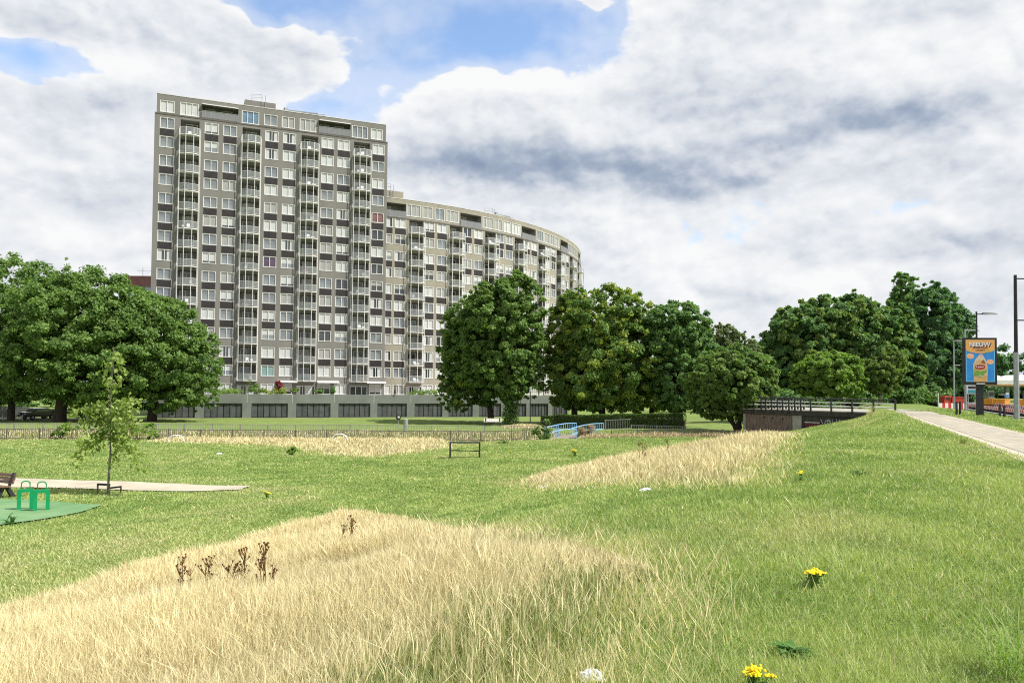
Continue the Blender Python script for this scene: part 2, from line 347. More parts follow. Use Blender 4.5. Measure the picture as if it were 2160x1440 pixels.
def ground(px, py, up=0.0):                                      # where the pixel's ray meets the ground (lifted by up)
    d = ray(px, py); lo = None; prev = 0.5
    for i in range(4000):
        t = 1.0 + i * 0.12 if i < 1500 else 181 + (i - 1500) * 0.5
        p = EYE + d * t
        if p[2] < h1(p[0], p[1]) + up: break
    for _ in range(1): pass
    return p[0], p[1]
def at(px, d):                                                   # ground point at depth d under column px
    v = ray(px, 820.0); k = d / v[1]; x = v[0] * k
    return x, d, h1(x, d)
def zat(px, py, d):                                              # point at depth d along the pixel's ray
    v = ray(px, py); k = d / v[1]; return EYE[0] + v[0] * k, d, EYE[2] + v[2] * k

def axis(lo, hi, fine, fine_lo, fine_hi, grow=1.12):
    a = list(np.arange(fine_lo, fine_hi + 1e-6, fine)); st = fine; v = fine_hi
    while v < hi: st *= grow; v += st; a.append(min(v, hi))
    st = fine; v = fine_lo
    while v > lo: st *= grow; v -= st; a.insert(0, max(v, lo))
    return np.array(a)
gx = axis(-2500, 2500, 0.6, -55, 50); gy = axis(-300, 4500, 0.6, 0, 90)
GX, GY = np.meshgrid(gx, gy, indexing='ij'); GZ = H(GX, GY)
v = np.stack([GX, GY, GZ], -1).reshape(-1, 3); ny = len(gy)
ii, jj = np.meshgrid(np.arange(len(gx) - 1), np.arange(ny - 1), indexing='ij'); q = (ii * ny + jj).ravel()
fq = np.stack([q, q + ny, q + ny + 1, q + 1], -1)
gm, nt, b = new_mat('ground_soil_grass')
t = nt.nodes.new('ShaderNodeTexCoord'); oc = t.outputs['Object']
n1 = noise(nt, oc, 0.12, 5, 0.6); n2 = noise(nt, oc, 0.9, 6, 0.65); n3 = noise(nt, oc, 9.0, 6, 0.7); n4 = noise(nt, oc, 0.35, 4, 0.6, 0.4)
c = mixc(nt, sstep(n1.outputs[0], 0.35, 0.65, nt=nt), (0.150, 0.212, 0.055), (0.190, 0.235, 0.072))
c = mixc(nt, sstep(n4.outputs[0], 0.52, 0.75, nt=nt), c, (0.27, 0.27, 0.12))
c = mixc(nt, sstep(n2.outputs[0], 0.45, 0.72, nt=nt), c, (0.120, 0.182, 0.046))
c = mixc(nt, sstep(n3.outputs[0], 0.48, 0.70, nt=nt), c, (0.085, 0.13, 0.032))
nt.links.new(c, b.inputs['Base Color']); b.inputs['Roughness'].default_value = 0.95; b.inputs['Specular IOR Level'].default_value = 0.1
bp = nt.nodes.new('ShaderNodeBump'); bp.inputs['Strength'].default_value = 0.6; bp.inputs['Distance'].default_value = 0.08; nt.links.new(n3.outputs[0], bp.inputs['Height']); nt.links.new(bp.outputs[0], b.inputs['Normal'])
g = np_mesh('ground', v, fq, gm, smooth=True); tag(g, kind='structure')

# ------------------------------------------------------------------ the apartment building
def proj(p):
    v = np.asarray(p, float) - EYE; f = v @ F0
    return 1080 + F_PX * (v @ CR) / f, 720 + SHIFT - F_PX * (v @ CU) / f
class Plane:
    def __init__(s, x, y, deg): s.x, s.y = x, y; s.c, s.s = math.cos(math.radians(deg)), math.sin(math.radians(deg))
    def ang(s, u): return math.atan2(s.s, s.c)
    def pos(s, u, o, z): return (s.x + s.c * u + s.s * o, s.y + s.s * u - s.c * o, z)
class Arc:
    def __init__(s, x, y, deg, R): s.x, s.y, s.t0, s.R = x, y, math.radians(deg), R
    def ang(s, u): return s.t0 + u / s.R
    def pos(s, u, o, z):
        t = s.t0 + u / s.R
        return (s.x + s.R * (math.sin(t) - math.sin(s.t0)) + math.sin(t) * o, s.y + s.R * (math.cos(s.t0) - math.cos(t)) - math.cos(t) * o, z)
def u_at(fac, px, z, lo=-5, hi=110):
    best = None
    for i in range(60):
        m = (lo + hi) / 2
        if proj(fac.pos(m, 0, z))[0] < px: lo = m
        else: hi = m
    return lo
def frame(fac, u, o, z):
    a = fac.ang(u); t = Vector((math.cos(a), math.sin(a), 0)); n = Vector((-math.sin(a), math.cos(a), 0)); p = fac.pos(u, o, z)
    return Matrix(((t.x, n.x, 0, p[0]), (t.y, n.y, 0, p[1]), (0, 0, 1, p[2]), (0, 0, 0, 1)))  # x along the wall, y into it, z up

def wall(fac, u0, u1, z0, z1, holes, mats, name, parent, top_out=0.0, extra=(), back=14.0, base_out=0.0):
    """Outer wall with real openings; holes: (u0,u1,z0,z1,depth,back material index or None)."""
    m = MB(); us = sorted(set([u0, u1] + [h[0] for h in holes] + [h[1] for h in holes] + list(extra))); zs = sorted(set([z0, z1] + [h[2] for h in holes] + [h[3] for h in holes]))
    us = [a for i, a in enumerate(us) if i == 0 or a - us[i - 1] > 1e-4]; zs = [a for i, a in enumerate(zs) if i == 0 or a - zs[i - 1] > 1e-4]
    o = base_out
    for a, b2 in zip(us[:-1], us[1:]):
        cu = (a + b2) / 2; hs = [h for h in holes if h[0] < cu < h[1]]
        run = None
        for c_, d_ in zip(zs[:-1], zs[1:]):
            cz = (c_ + d_) / 2
            solid = not any(h[2] < cz < h[3] for h in hs)
            if solid and run is None: run = c_
            if run is not None and (not solid):
                m.face([fac.pos(a, o, run), fac.pos(b2, o, run), fac.pos(b2, o, c_), fac.pos(a, o, c_)], 0); run = None
        if run is not None: m.face([fac.pos(a, o, run), fac.pos(b2, o, run), fac.pos(b2, o, z1), fac.pos(a, o, z1)], 0)
    for (a, b2, c_, d_, dep, bm) in holes:
        P = lambda u, oo, z: fac.pos(u, o + oo, z)
        k = 0 if bm is None else 1
        m.face([P(a, 0, c_), P(a, 0, d_), P(a, -dep, d_), P(a, -dep, c_)], k); m.face([P(b2, 0, d_), P(b2, 0, c_), P(b2, -dep, c_), P(b2, -dep, d_)], k)
        m.face([P(a, 0, d_), P(b2, 0, d_), P(b2, -dep, d_), P(a, -dep, d_)], k); m.face([P(a, 0, c_), P(a, -dep, c_), P(b2, -dep, c_), P(b2, 0, c_)], k)
        m.face([P(a, -dep, c_), P(a, -dep, d_), P(b2, -dep, d_), P(b2, -dep, c_)], k)
    ev = sorted(set([u0, u1] + [u0 + i * 3.0 for i in range(int((u1 - u0) / 3) + 1)]))
    for a, b2 in zip(ev[:-1], ev[1:]):                            # roof and rear
        m.face([fac.pos(a, o, z1), fac.pos(b2, o, z1), fac.pos(b2, -back, z1), fac.pos(a, -back, z1)], 0)
        m.face([fac.pos(b2, -back, z0), fac.pos(a, -back, z0), fac.pos(a, -back, z1), fac.pos(b2, -back, z1)], 0)
    m.face([fac.pos(u0, -back, z0), fac.pos(u0, o, z0), fac.pos(u0, o, z1), fac.pos(u0, -back, z1)], 0)
    m.face([fac.pos(u1, o, z0), fac.pos(u1, -back, z0), fac.pos(u1, -back, z1), fac.pos(u1, o, z1)], 0)
    return m.build(name, mats, parent)

def window_mb(w, h, n, fr=0.11):
    """White frame, x along the wall, y into it, origin at the window's centre."""
    m = MB(); x0, x1, z0, z1 = -w / 2, w / 2, -h / 2, h / 2
    m.box(x0, x1, -0.04, 0.10, z1 - fr, z1); m.box(x0 - 0.03, x1 + 0.03, -0.10, 0.10, z0, z0 + fr)
    m.box(x0, x0 + fr, -0.04, 0.10, z0 + fr, z1 - fr); m.box(x1 - fr, x1, -0.04, 0.10, z0 + fr, z1 - fr)
    for i in range(1, n):
        xm = x0 + w * i / n; m.box(xm - fr * 0.42, xm + fr * 0.42, -0.02, 0.10, z0 + fr, z1 - fr)
    return m
PM = ['pane_dark', 'pane_sky', 'pane_net', 'pane_white', 'pane_teal', 'pane_purple', 'pane_red', 'pane_blue']
def pane_mb(w, h, n, kind, r):
    m = MB(); z0, z1 = -h / 2 + 0.05, h / 2 - 0.05
    for i in range(n):
        a, b2 = -w / 2 + 0.05 + (w - 0.1) * i / n, -w / 2 + 0.05 + (w - 0.1) * (i + 1) / n
        if kind == 'split':                                       # drawn curtain at one side
            c_ = a + (b2 - a) * (0.35 if i % 2 else 0.62); ks = (3, 0) if i % 2 == 0 else (0, 3)
            m.face([(a, 0.07, z0), (c_, 0.07, z0), (c_, 0.07, z1), (a, 0.07, z1)], ks[0]); m.face([(c_, 0.07, z0), (b2, 0.07, z0), (b2, 0.07, z1), (c_, 0.07, z1)], ks[1]); continue
        if kind.startswith('blind'):
            k1, k2 = {'blindw': (3, 1), 'blindn': (2, 0), 'blindl': (3, 0)}[kind]; zc = z0 + (z1 - z0) * {'blindw': 0.45, 'blindn': 0.55, 'blindl': 0.22}[kind]
            m.face([(a, 0.07, z0), (b2, 0.07, z0), (b2, 0.07, zc), (a, 0.07, zc)], k2); m.face([(a, 0.07, zc), (b2, 0.07, zc), (b2, 0.07, z1), (a, 0.07, z1)], k1); continue
        k = PM.index(kind); tl = 0.012 * (i - 0.5)                    # sashes never sit perfectly flush
        m.face([(a, 0.07 + tl, z0), (b2, 0.07 - tl, z0), (b2, 0.07 - tl, z1), (a, 0.07 + tl, z1)], k)
    return m
_cache = {}
def cached(key, fn, mats):
    if key not in _cache: mb = fn(); _cache[key] = (mb, mb.mesh(key[0], mats))
    return _cache[key]
PMATS = [M[k] for k in PM]
KINDS = ['pane_sky'] * 7 + ['pane_white'] * 6 + ['pane_net'] * 5 + ['pane_dark'] * 2 + ['blindw'] * 3 + ['blindn'] * 2 + ['blindl'] * 3 + ['split'] * 3 + ['pane_teal']
def add_windows(items, parent, limit):
    """items: (matrix, w, h, n, kind); the first LIMIT are parts of their own, the rest one part."""
    rest_f, rest_p = MB(), MB()
    for i, (mx, w_, h_, n, kind) in enumerate(items):
        fm, fme = cached(('window', w_, h_, n), lambda: window_mb(w_, h_, n), M['white']); pmb, pme = cached(('pane', w_, h_, n, kind), lambda: pane_mb(w_, h_, n, kind, None), PMATS)
        if i < limit:
            o = link(fme, 'window', parent, mx=mx); link(pme, 'pane', o)
        else: rest_f.add(fm, mx); rest_p.add(pmb, mx)
    if rest_f.v:
        o = rest_f.build('window', M['white'], parent); o['kind'] = 'stuff'; p = rest_p.build('pane', PMATS, o)

def balcony_mbs(w, outline, top=1.14, hh=2.85):
    fr, gl = MB(), MB(); pts = outline; r = 0.035
    n = len(pts)
    lo = [(x, y) for x, y in pts]
    cap = [(x, y, 0.0) for x, y in lo]; cap2 = [(x, y, 0.13) for x, y in lo]
    fr.face(cap[::-1]); fr.face(cap2)
    for i in range(n):
        j = (i + 1) % n; fr.face([cap[i], cap[j], cap2[j], cap2[i]])
    for i, (x, y) in enumerate(pts): fr.bar((x, y, 0), (x, y, hh), 0.058, 4)
    for (x, y), (x2, y2) in zip(pts[:-1], pts[1:]):
        fr.bar((x, y, top), (x2, y2, top), 0.032, 4); fr.bar((x, y, 0.26), (x2, y2, 0.26), 0.025, 4)
        gl.face([(x, y, 0.28), (x2, y2, 0.28), (x2, y2, top - 0.04), (x, y, top - 0.04)])
    return fr, gl
ROWZ = lambda n: 4.12 + 2.85 * (15 - n)                            # centre height of tower row n (15 is the ground floor)
RT = lambda n: ROWZ(n) - 1.66                                      # its floor

# ---- the tower
TW = Plane(-53.9, 114.0, 22.25)
bt = empty('apartment_tower', TW.pos(17, 0, 2.5), 'grey fifteen storey apartment tower with four glazed balcony stacks', 'building')
inv = Matrix.Translation(-Vector(bt.location))
class Off:                                                         # the same facade in the thing's own space
    def __init__(s, fac, inv): s.fac = fac; s.t = inv.to_translation()
    def ang(s, u): return s.fac.ang(u)
    def pos(s, u, o, z): p = s.fac.pos(u, o, z); return (p[0] + s.t.x, p[1] + s.t.y, p[2] + s.t.z)
TF = Off(TW, inv)
zr = ROWZ(6)
uw = [(u_at(TW, a, zr) + u_at(TW, b_, zr)) / 2 for a, b_ in ((334, 362.6), (429.4, 455.9), (468.4, 495.3), (557.4, 583), (595.4, 620.2), (678, 699.3), (711.6, 733.6), (786, 806.3))]
ub = [(u_at(TW, a, zr) + u_at(TW, b_, zr)) / 2 for a, b_ in ((376.7, 417), (509, 544.4), (633.7, 667.4), (745.4, 777.2))]
UEND = u_at(TW, 815, zr)
WW, WH = 2.02, 1.74
holes = []; items = []; r1 = random.Random(11)
for n in range(1, 16):
    for ci, u in enumerate(uw):
        holes.append((u - WW / 2, u + WW / 2, ROWZ(n) - WH / 2, ROWZ(n) + WH / 2, 0.22, None))
        pool = KINDS if ci > 2 else ['pane_sky'] * 9 + ['pane_net'] * 2 + ['pane_white', 'blindw', 'blindl', 'split']
        if ci >= 4: pool = KINDS + ['pane_white'] * 9
        kind = r1.choice(pool)
        if (n, ci) == (8, 3): kind = 'pane_purple'
        if (n, ci) == (5, 7): kind = 'pane_red'
        items.append((frame(TF, u, -0.06, ROWZ(n)), WW, WH, 2, kind))
    for u in ub:
        if n < 15: holes.append((u - 1.32, u + 1.32, RT(n) + 0.17, RT(n) + 2.5, 1.5, 1))
        else: holes.append((u - 1.5, u + 1.5, RT(n) + 0.12, RT(n) + 2.25, 0.25, None))
wall(TF, 0, UEND, 2.5, 45.44, holes, [M['tower_wall'], M['loggia']], 'wall', bt, back=13)
# the set-back top floor
ph = []; pi = []
zp = 46.62
def ph_px(a, b_, fac, z): return u_at(fac, a, z), u_at(fac, b_, z)
for (a, b_, n) in ((338.9, 367.3, 2), (381.5, 418, 3), (512, 545.5, 3), (559, 584, 2), (596.6, 621, 2), (634, 666.3, 3), (745.5, 774, 3), (785.4, 806, 2)):
    u0, u1 = ph_px(a, b_, TW, zp); u = (u0 + u1) / 2; w_ = 2.02 if n == 2 else 2.6; h_ = 1.85 if n == 2 else 2.05
    ph.append((u - w_ / 2, u + w_ / 2, zp - h_ / 2, zp + h_ / 2, 0.22, None)); pi.append((frame(TF, u, -0.31, zp), w_, h_, n, 'pane_blue' if a == 512 else r1.choice(['pane_sky', 'pane_white', 'pane_net', 'pane_white'])))
rails = []
for (a, b_) in ((426.5, 503), (673.5, 740)):
    u0, u1 = ph_px(a, b_, TW, zp); ph.append((u0, u1, 45.66, 47.75, 2.0, 1)); rails.append((u0, u1))
wall(TF, 0.25, UEND - 0.25, 45.44, 48.4, ph, [M['tower_wall'], M['loggia']], 'wall', bt, base_out=-0.25, back=12.7)
add_windows(pi + items, bt, 100)
m = MB()
for uu0, uu1 in ((0, UEND),): m.hexa([TF.pos(uu0, 0.05, 45.29), TF.pos(uu1, 0.05, 45.29), TF.pos(uu1, -0.3, 45.29), TF.pos(uu0, -0.3, 45.29), TF.pos(uu0, 0.05, 45.49), TF.pos(uu1, 0.05, 45.49), TF.pos(uu1, -0.24, 45.49), TF.pos(uu0, -0.24, 45.49)])
m.build('ledge', M['ledge'], bt)
def coping(fac, u0, u1, z, o, parent, step=3.0, depth=0.45):
    m = MB(); n = max(1, int((u1 - u0) / step))
    for i in range(n):
        a, b2 = u0 + (u1 - u0) * i / n, u0 + (u1 - u0) * (i + 1) / n
        m.hexa([fac.pos(a, o + 0.04, z), fac.pos(b2, o + 0.04, z), fac.pos(b2, o - depth, z), fac.pos(a, o - depth, z), fac.pos(a, o + 0.04, z + 0.12), fac.pos(b2, o + 0.04, z + 0.12), fac.pos(b2, o - depth, z + 0.12), fac.pos(a, o - depth, z + 0.12)])
    return m.build('roof_coping', M['cap'], parent)
coping(TF, 0.2, UEND - 0.2, 48.402, -0.25, bt)
def rail_part(fac, u0, u1, z, o, parent):
    f, g_ = MB(), MB(); n = max(2, int((u1 - u0) / 1.3))
    for i in range(n + 1):
        u = u0 + (u1 - u0) * i / n; f.bar(fac.pos(u, o, z), fac.pos(u, o, z + 1.1), 0.04, 4)
        if i < n:
            u2 = u0 + (u1 - u0) * (i + 1) / n; f.bar(fac.pos(u, o, z + 1.1), fac.pos(u2, o, z + 1.1), 0.04, 4); g_.face([fac.pos(u, o, z + 0.05), fac.pos(u2, o, z + 0.05), fac.pos(u2, o, z + 1.06), fac.pos(u, o, z + 1.06)])
    r = f.build('railing', M['steel'], parent); g_.build('glass', M['rail_glass'], r)
def door_items(fac, u, o, z, w_, h_, n, kind): return (frame(fac, u, o, z + h_ / 2), w_, h_, n, kind)
def add_doors(lst, parent):
    for (mx, w_, h_, n, kind) in lst:
        fm, fme = cached(('terrace_door', w_, h_, n), lambda: window_mb(w_, h_, n), M['white']); pmb, pme = cached(('pane', w_, h_, n, kind), lambda: pane_mb(w_, h_, n, kind, None), PMATS)
        o = link(fme, 'terrace_door', parent, mx=mx); link(pme, 'pane', o)
dl = []
for u0, u1 in rails:
    rail_part(TF, u0, u1, 45.58, -0.1, bt)
    for fr_ in (0.22, 0.7): dl.append(door_items(TF, u0 + (u1 - u0) * fr_, -2.2, 45.72, 1.5, 2.0, 2, 'blindn'))
    aw = MB(); aw.hexa([TF.pos(u0, 0.25, 47.55), TF.pos(u1, 0.25, 47.55), TF.pos(u1, -0.28, 47.75), TF.pos(u0, -0.28, 47.75), TF.pos(u0, 0.25, 47.65), TF.pos(u1, 0.25, 47.65), TF.pos(u1, -0.28, 47.85), TF.pos(u0, -0.28, 47.85)]); aw.build('awning', M['white'], bt)
for u in ub:
    for n in range(1, 15):
        if r1.random() < 2: dl.append(door_items(TF, u + r1.uniform(-0.25, 0.25), -1.42, RT(n) + 0.17, 1.7, 2.15, 2, r1.choice(['pane_dark', 'pane_dark', 'pane_sky', 'blindn'])))
    dl.append(door_items(TF, u, -0.1, RT(15) + 0.12, 2.9, 2.1, 3, r1.choice(['split', 'pane_dark'])))
add_doors(dl, bt)
sp_me = MB(); sp_me.box(-WW / 2 + 0.06, WW / 2 - 0.06, -0.015, 0.1, -0.5, 0.5); 
for i in range(1, 6): sp_me.box(-WW / 2 + 0.06, WW / 2 - 0.06, -0.03, -0.016, -0.5 + i / 6 - 0.015, -0.5 + i / 6 + 0.015)
sp_me = sp_me.mesh('spandrel_panel', M['spandrel'])
PAIR_T = (1, 3, 5, 6, 7, 9, 10, 11, 13)
for n in PAIR_T:
    for u in uw: link(sp_me, 'spandrel_panel', bt, mx=frame(TF, u, 0.0, (ROWZ(n) + ROWZ(n + 1)) / 2))
OUT_T = [(-1.5, 0.0), (-1.38, -0.75), (-0.55, -1.15), (0.55, -1.15), (1.38, -0.75), (1.5, 0.0)]
bf, bg_ = balcony_mbs(3.0, OUT_T); bf = bf.mesh('balcony', M['white']); bg_ = bg_.mesh('balcony_glass', M['balcony_glass'])
bf2, _ = balcony_mbs(3.0, OUT_T, hh=1.14); bf2 = bf2.mesh('balcony_top', M['white'])
clut = []
for k in range(4):                                                # chairs, tables, washing, pots
    m = MB(); r = random.Random(k)
    for j in range(3):
        x, y = r.uniform(-1.0, 1.0), r.uniform(-0.8, 0.1); hh = r.uniform(0.35, 0.95); ww = r.uniform(0.12, 0.3)
        m.box(x - ww, x + ww, y - 0.2, y + 0.2, 0.4, 0.44 + 0.002 * j)
        for sx in (-1, 1):
            for sy in (-1, 1): m.bar((x + sx * ww * 0.9, y + sy * 0.18, 0.17), (x + sx * ww * 0.9, y + sy * 0.18, 0.4), 0.02)
        m.box(x - ww, x + ww, y + 0.2, y + 0.24, 0.45, hh)
    clut.append(m.mesh('balcony_furniture', M[['plastic_white', 'black', 'wood_slat', 'steel'][k]]))
for u in ub:
    for n in range(1, 15):
        o = link(bf2 if n == 1 else bf, 'balcony', bt, mx=frame(TF, u, 0.0, RT(n))); link(bg_, 'glass', o)
        if r1.random() < 0.6: link(r1.choice(clut), 'furniture', o, mx=Matrix.Rotation(r1.choice((0, math.pi)), 4, 'Z') @ Matrix.Translation((0, 0.35, 0)))
for a, b_ in ((585, 626), (668, 714), (772, 812)):                # ground floor sun blinds
    u0, u1 = u_at(TW, a, 4.8), u_at(TW, b_, 4.8)
    m = MB(); m.hexa([TF.pos(u0, 0.9, 5.12), TF.pos(u1, 0.9, 5.12), TF.pos(u1, 0.02, 5.3), TF.pos(u0, 0.02, 5.3), TF.pos(u0, 0.9, 5.28), TF.pos(u1, 0.9, 5.28), TF.pos(u1, 0.02, 5.46), TF.pos(u0, 0.02, 5.46)]); m.build('awning', M['white'], bt)
def roof_house(fac, u0, u1, z, h_, o0, o1, parent, mt):
    m = MB(); m.hexa([fac.pos(u0, o0, z), fac.pos(u1, o0, z), fac.pos(u1, o1, z), fac.pos(u0, o1, z), fac.pos(u0, o0, z + h_), fac.pos(u1, o0, z + h_), fac.pos(u1, o1, z + h_), fac.pos(u0, o1, z + h_)])
    h = m.build('lift_house', mt, parent); m = MB(); ul = u0 + (u1 - u0) * 0.55
    for du in (0, 0.55): m.bar(fac.pos(ul + du, o0 + 0.12, z), fac.pos(ul + du, o0 + 0.12, z + h_ + 1.1), 0.04, 4)
    for i in range(6): m.bar(fac.pos(ul, o0 + 0.12, z + 0.3 + i * 0.32), fac.pos(ul + 0.55, o0 + 0.12, z + 0.3 + i * 0.32), 0.03, 4)
    m.path([fac.pos(ul, o0 + 0.12, z + h_ + 1.1), fac.pos(ul - 1.6, o0 - 0.6, z + h_ + 1.05), fac.pos(ul - 1.6, o0 - 0.6, z + h_)], 0.035, 4); m.path([fac.pos(ul, o0 + 0.12, z + h_ + 0.6), fac.pos(ul - 1.6, o0 - 0.6, z + h_ + 0.55)], 0.03, 4)
    m.build('ladder', M['steel'], h)
ua, ub_ = u_at(TW, 519, 49), u_at(TW, 578, 49)
roof_house(TF, ua, ub_ + 0.6, 48.4, 2.3, -4.0, -9.0, bt, M['tower_wall'])
def cradle(fac, u0, u1, z, parent):
    m = MB(); m.hexa([fac.pos(u0, -3, z), fac.pos(u0 + 1.8, -3, z), fac.pos(u0 + 1.8, -4.5, z), fac.pos(u0, -4.5, z), fac.pos(u0 + 0.3, -3, z + 1.1), fac.pos(u0 + 1.6, -3, z + 1.1), fac.pos(u0 + 1.6, -4.5, z + 1.1), fac.pos(u0 + 0.3, -4.5, z + 1.1)])
    m.bar(fac.pos(u0 + 0.9, -3.5, z + 1.0), fac.pos(u0 + 0.9, -3.5, z + 1.6), 0.35, 6)
    m.bar(fac.pos(u0 + 0.9, -3.5, z + 1.3), fac.pos(u1, -2.2, z + 0.95), 0.13, 4); m.bar(fac.pos(u1, -2.2, z + 1.0), fac.pos(u1 + 0.3, -2.0, z + 0.55), 0.22, 4); m.bar(fac.pos(u1, -2.2, z + 0.7), fac.pos(u1 + 1.3, -2.0, z + 0.9), 0.09, 4)
    m.build('cleaning_cradle_arm', M['steel'], parent)
cradle(TF, u_at(TW, 595, 49), u_at(TW, 672, 49), 48.4, bt)

# ---- the curved lower block
AR = Arc(-21.2, 130.0, 26.2, 68.0)
bb = empty('apartment_block', AR.pos(20, 0, 2.5), 'beige curved apartment block sweeping back from the grey tower', 'building')
inv2 = Matrix.Translation(-Vector(bb.location)); AF = Off(AR, inv2)
zq = ROWZ(7)
ubk = [u_at(AR, a, zq) for a in (877.5, 962.5, 1033, 1094.5)]
BAY = (ubk[-1] - ubk[0]) / 3
print('bays', ubk, BAY, [u_at(AR, a, zq) for a in (1140, 1178)])
ubs = [ubk[0] + BAY * i for i in range(8)]
wpos = [(u_at(AR, a, zq) + u_at(AR, b_, zq)) / 2 for a, b_ in ((834, 854), (896, 914.5), (923.5, 940.5))]
off = [wpos[1] - ubk[0], wpos[2] - ubk[0]]
cols = [(wpos[0], 2.02)] + [(u + d_, 2.02) for u in ubs for d_ in off]
uN = u_at(AR, 821, zq); cols.insert(0, (uN, 1.1))
UB = ubs[-1] + off[1] + 4
holes = []; items = []; r2 = random.Random(5)
for ci, (u, w_) in enumerate(cols):
    for n in range(5, 16):
        holes.append((u - w_ / 2, u + w_ / 2, ROWZ(n) - WH / 2, ROWZ(n) + WH / 2, 0.22, None))
        items.append((frame(AF, u, -0.06, ROWZ(n)), w_, WH, 2 if w_ > 1.5 else 1, r2.choice(KINDS + ['pane_white'] * 6 + ['split'] * 4 + ['pane_dark'] * 2)))
for n in range(5, 16):
    for u in ubs:
        if n < 15: holes.append((u - 1.32, u + 1.32, RT(n) + 0.17, RT(n) + 2.5, 1.5, 1))
        else: holes.append((u - 1.5, u + 1.5, RT(n) + 0.12, RT(n) + 2.25, 0.25, None))
ZB = RT(4) - 0.28
wall(AF, -2.0, UB, 2.5, ZB, holes, [M['block_wall'], M['loggia']], 'wall', bb, extra=[-2 + i * 2.5 for i in range(int(UB / 2.5) + 1)], back=13)
ph = []; pi = []; rails = []; zp = ZB + 1.55
U_ = lambda px: u_at(AR, px, zp)
r0a, r0b = U_(800), U_(857.5)
ph.append((r0a, r0b, ZB + 0.25, ZB + 2.5, 2.0, 1)); rails.append((r0a, r0b))
mod0 = [(U_(862), U_(884.5), 3), (U_(894.5), U_(912), 2), (U_(920.5), U_(937), 2), (U_(945), U_(967), 3), (U_(972), U_(1016), 0)]
for k in range(4):
    for (a, b_, n) in mod0:
        a2, b2 = a + 2 * BAY * k, b_ + 2 * BAY * k; u = (a2 + b2) / 2
        if b2 > UB - 1.2: continue
        if n == 0: ph.append((a2, b2, ZB + 0.25, ZB + 2.5, 2.0, 1)); rails.append((a2, b2)); continue
        w_ = 2.02 if n == 2 else 2.6; ph.append((u - w_ / 2, u + w_ / 2, zp - 1.07, zp + 1.07, 0.22, None)); pi.append((frame(AF, u, -0.21, zp), w_, 2.14, n, r2.choice(['pane_white', 'pane_white', 'pane_net', 'pane_sky'])))
wall(AF, -2.0, UB - 0.2, ZB, ZB + 3.3, ph, [M['block_wall'], M['loggia']], 'wall', bb, base_out=-0.15, extra=[-2 + i * 2.5 for i in range(int((UB - 0.4) / 2.5) + 1)], back=12.8)
add_windows(pi + items, bb, 100)
coping(AF, -2.0, UB - 0.2, ZB + 3.302, -0.15, bb, 2.0)
m = MB(); 
for i in range(40):
    a, b2 = -2 + (UB + 2) * i / 40, -2 + (UB + 2) * (i + 1) / 40
    m.hexa([AF.pos(a, 0.05, ZB - 0.12), AF.pos(b2, 0.05, ZB - 0.12), AF.pos(b2, -0.2, ZB - 0.12), AF.pos(a, -0.2, ZB - 0.12), AF.pos(a, 0.05, ZB + 0.05), AF.pos(b2, 0.05, ZB + 0.05), AF.pos(b2, -0.145, ZB + 0.05), AF.pos(a, -0.145, ZB + 0.05)])
m.build('ledge', M['ledge'], bb)
dl = []
for u0, u1 in rails:
    rail_part(AF, u0, u1, ZB + 0.06, 0.0, bb); dl.append(door_items(AF, u0 + (u1 - u0) * 0.4, -2.05, ZB + 0.3, 1.5, 2.0, 2, 'blindn'))
for u in ubs:
    for n in range(5, 15): dl.append(door_items(AF, u + r2.uniform(-0.25, 0.25), -1.42, RT(n) + 0.17, 1.7, 2.15, 2, r2.choice(['pane_dark', 'pane_dark', 'pane_sky', 'blindn'])))
    dl.append(door_items(AF, u, -0.1, RT(15) + 0.12, 2.9, 2.1, 3, r2.choice(['split', 'pane_dark'])))
add_doors(dl, bb)
for n in (5, 7, 9, 10, 11, 13):
    pass
for n in (5, 7, 9, 10, 11, 13):
    for (u, w_) in cols[:16]:
        mx = frame(AF, u, 0.0, (ROWZ(n) + ROWZ(n + 1)) / 2)
        link(sp_me, 'spandrel_panel', bb, mx=mx @ Matrix.Diagonal((w_ / WW, 1, 1, 1)))
OUT_B = [(-1.42, 0.0), (-1.3, -1.0), (0.0, -1.25), (1.3, -1.0), (1.42, 0.0)]
cf, cg = balcony_mbs(2.8, OUT_B); cf = cf.mesh('balcony', M['white']); cg = cg.mesh('balcony_glass', M['balcony_glass']); cf2, _ = balcony_mbs(2.8, OUT_B, hh=1.14); cf2 = cf2.mesh('balcony_top', M['white'])
for u in ubs:
    for n in range(5, 15):
        o = link(cf2 if n == 5 else cf, 'balcony', bb, mx=frame(AF, u, 0.0, RT(n))); link(cg, 'glass', o)
        if r2.random() < 0.5: link(r2.choice(clut), 'furniture', o, mx=Matrix.Translation((0, 0.2, 0)))
ZR = ZB + 3.3
roof_house(AF, u_at(AR, 817, ZR) - 1.5, u_at(AR, 864, ZR), ZR, 2.0, -3.0, -8.0, bb, M['block_wall'])
roof_house(AF, u_at(AR, 1046, ZR) , u_at(AR, 1074, ZR), ZR, 0.9, -3.0, -7.0, bb, M['steel'])
cradle(AF, u_at(AR, 1068, ZR), u_at(AR, 1092, ZR), ZR, bb)

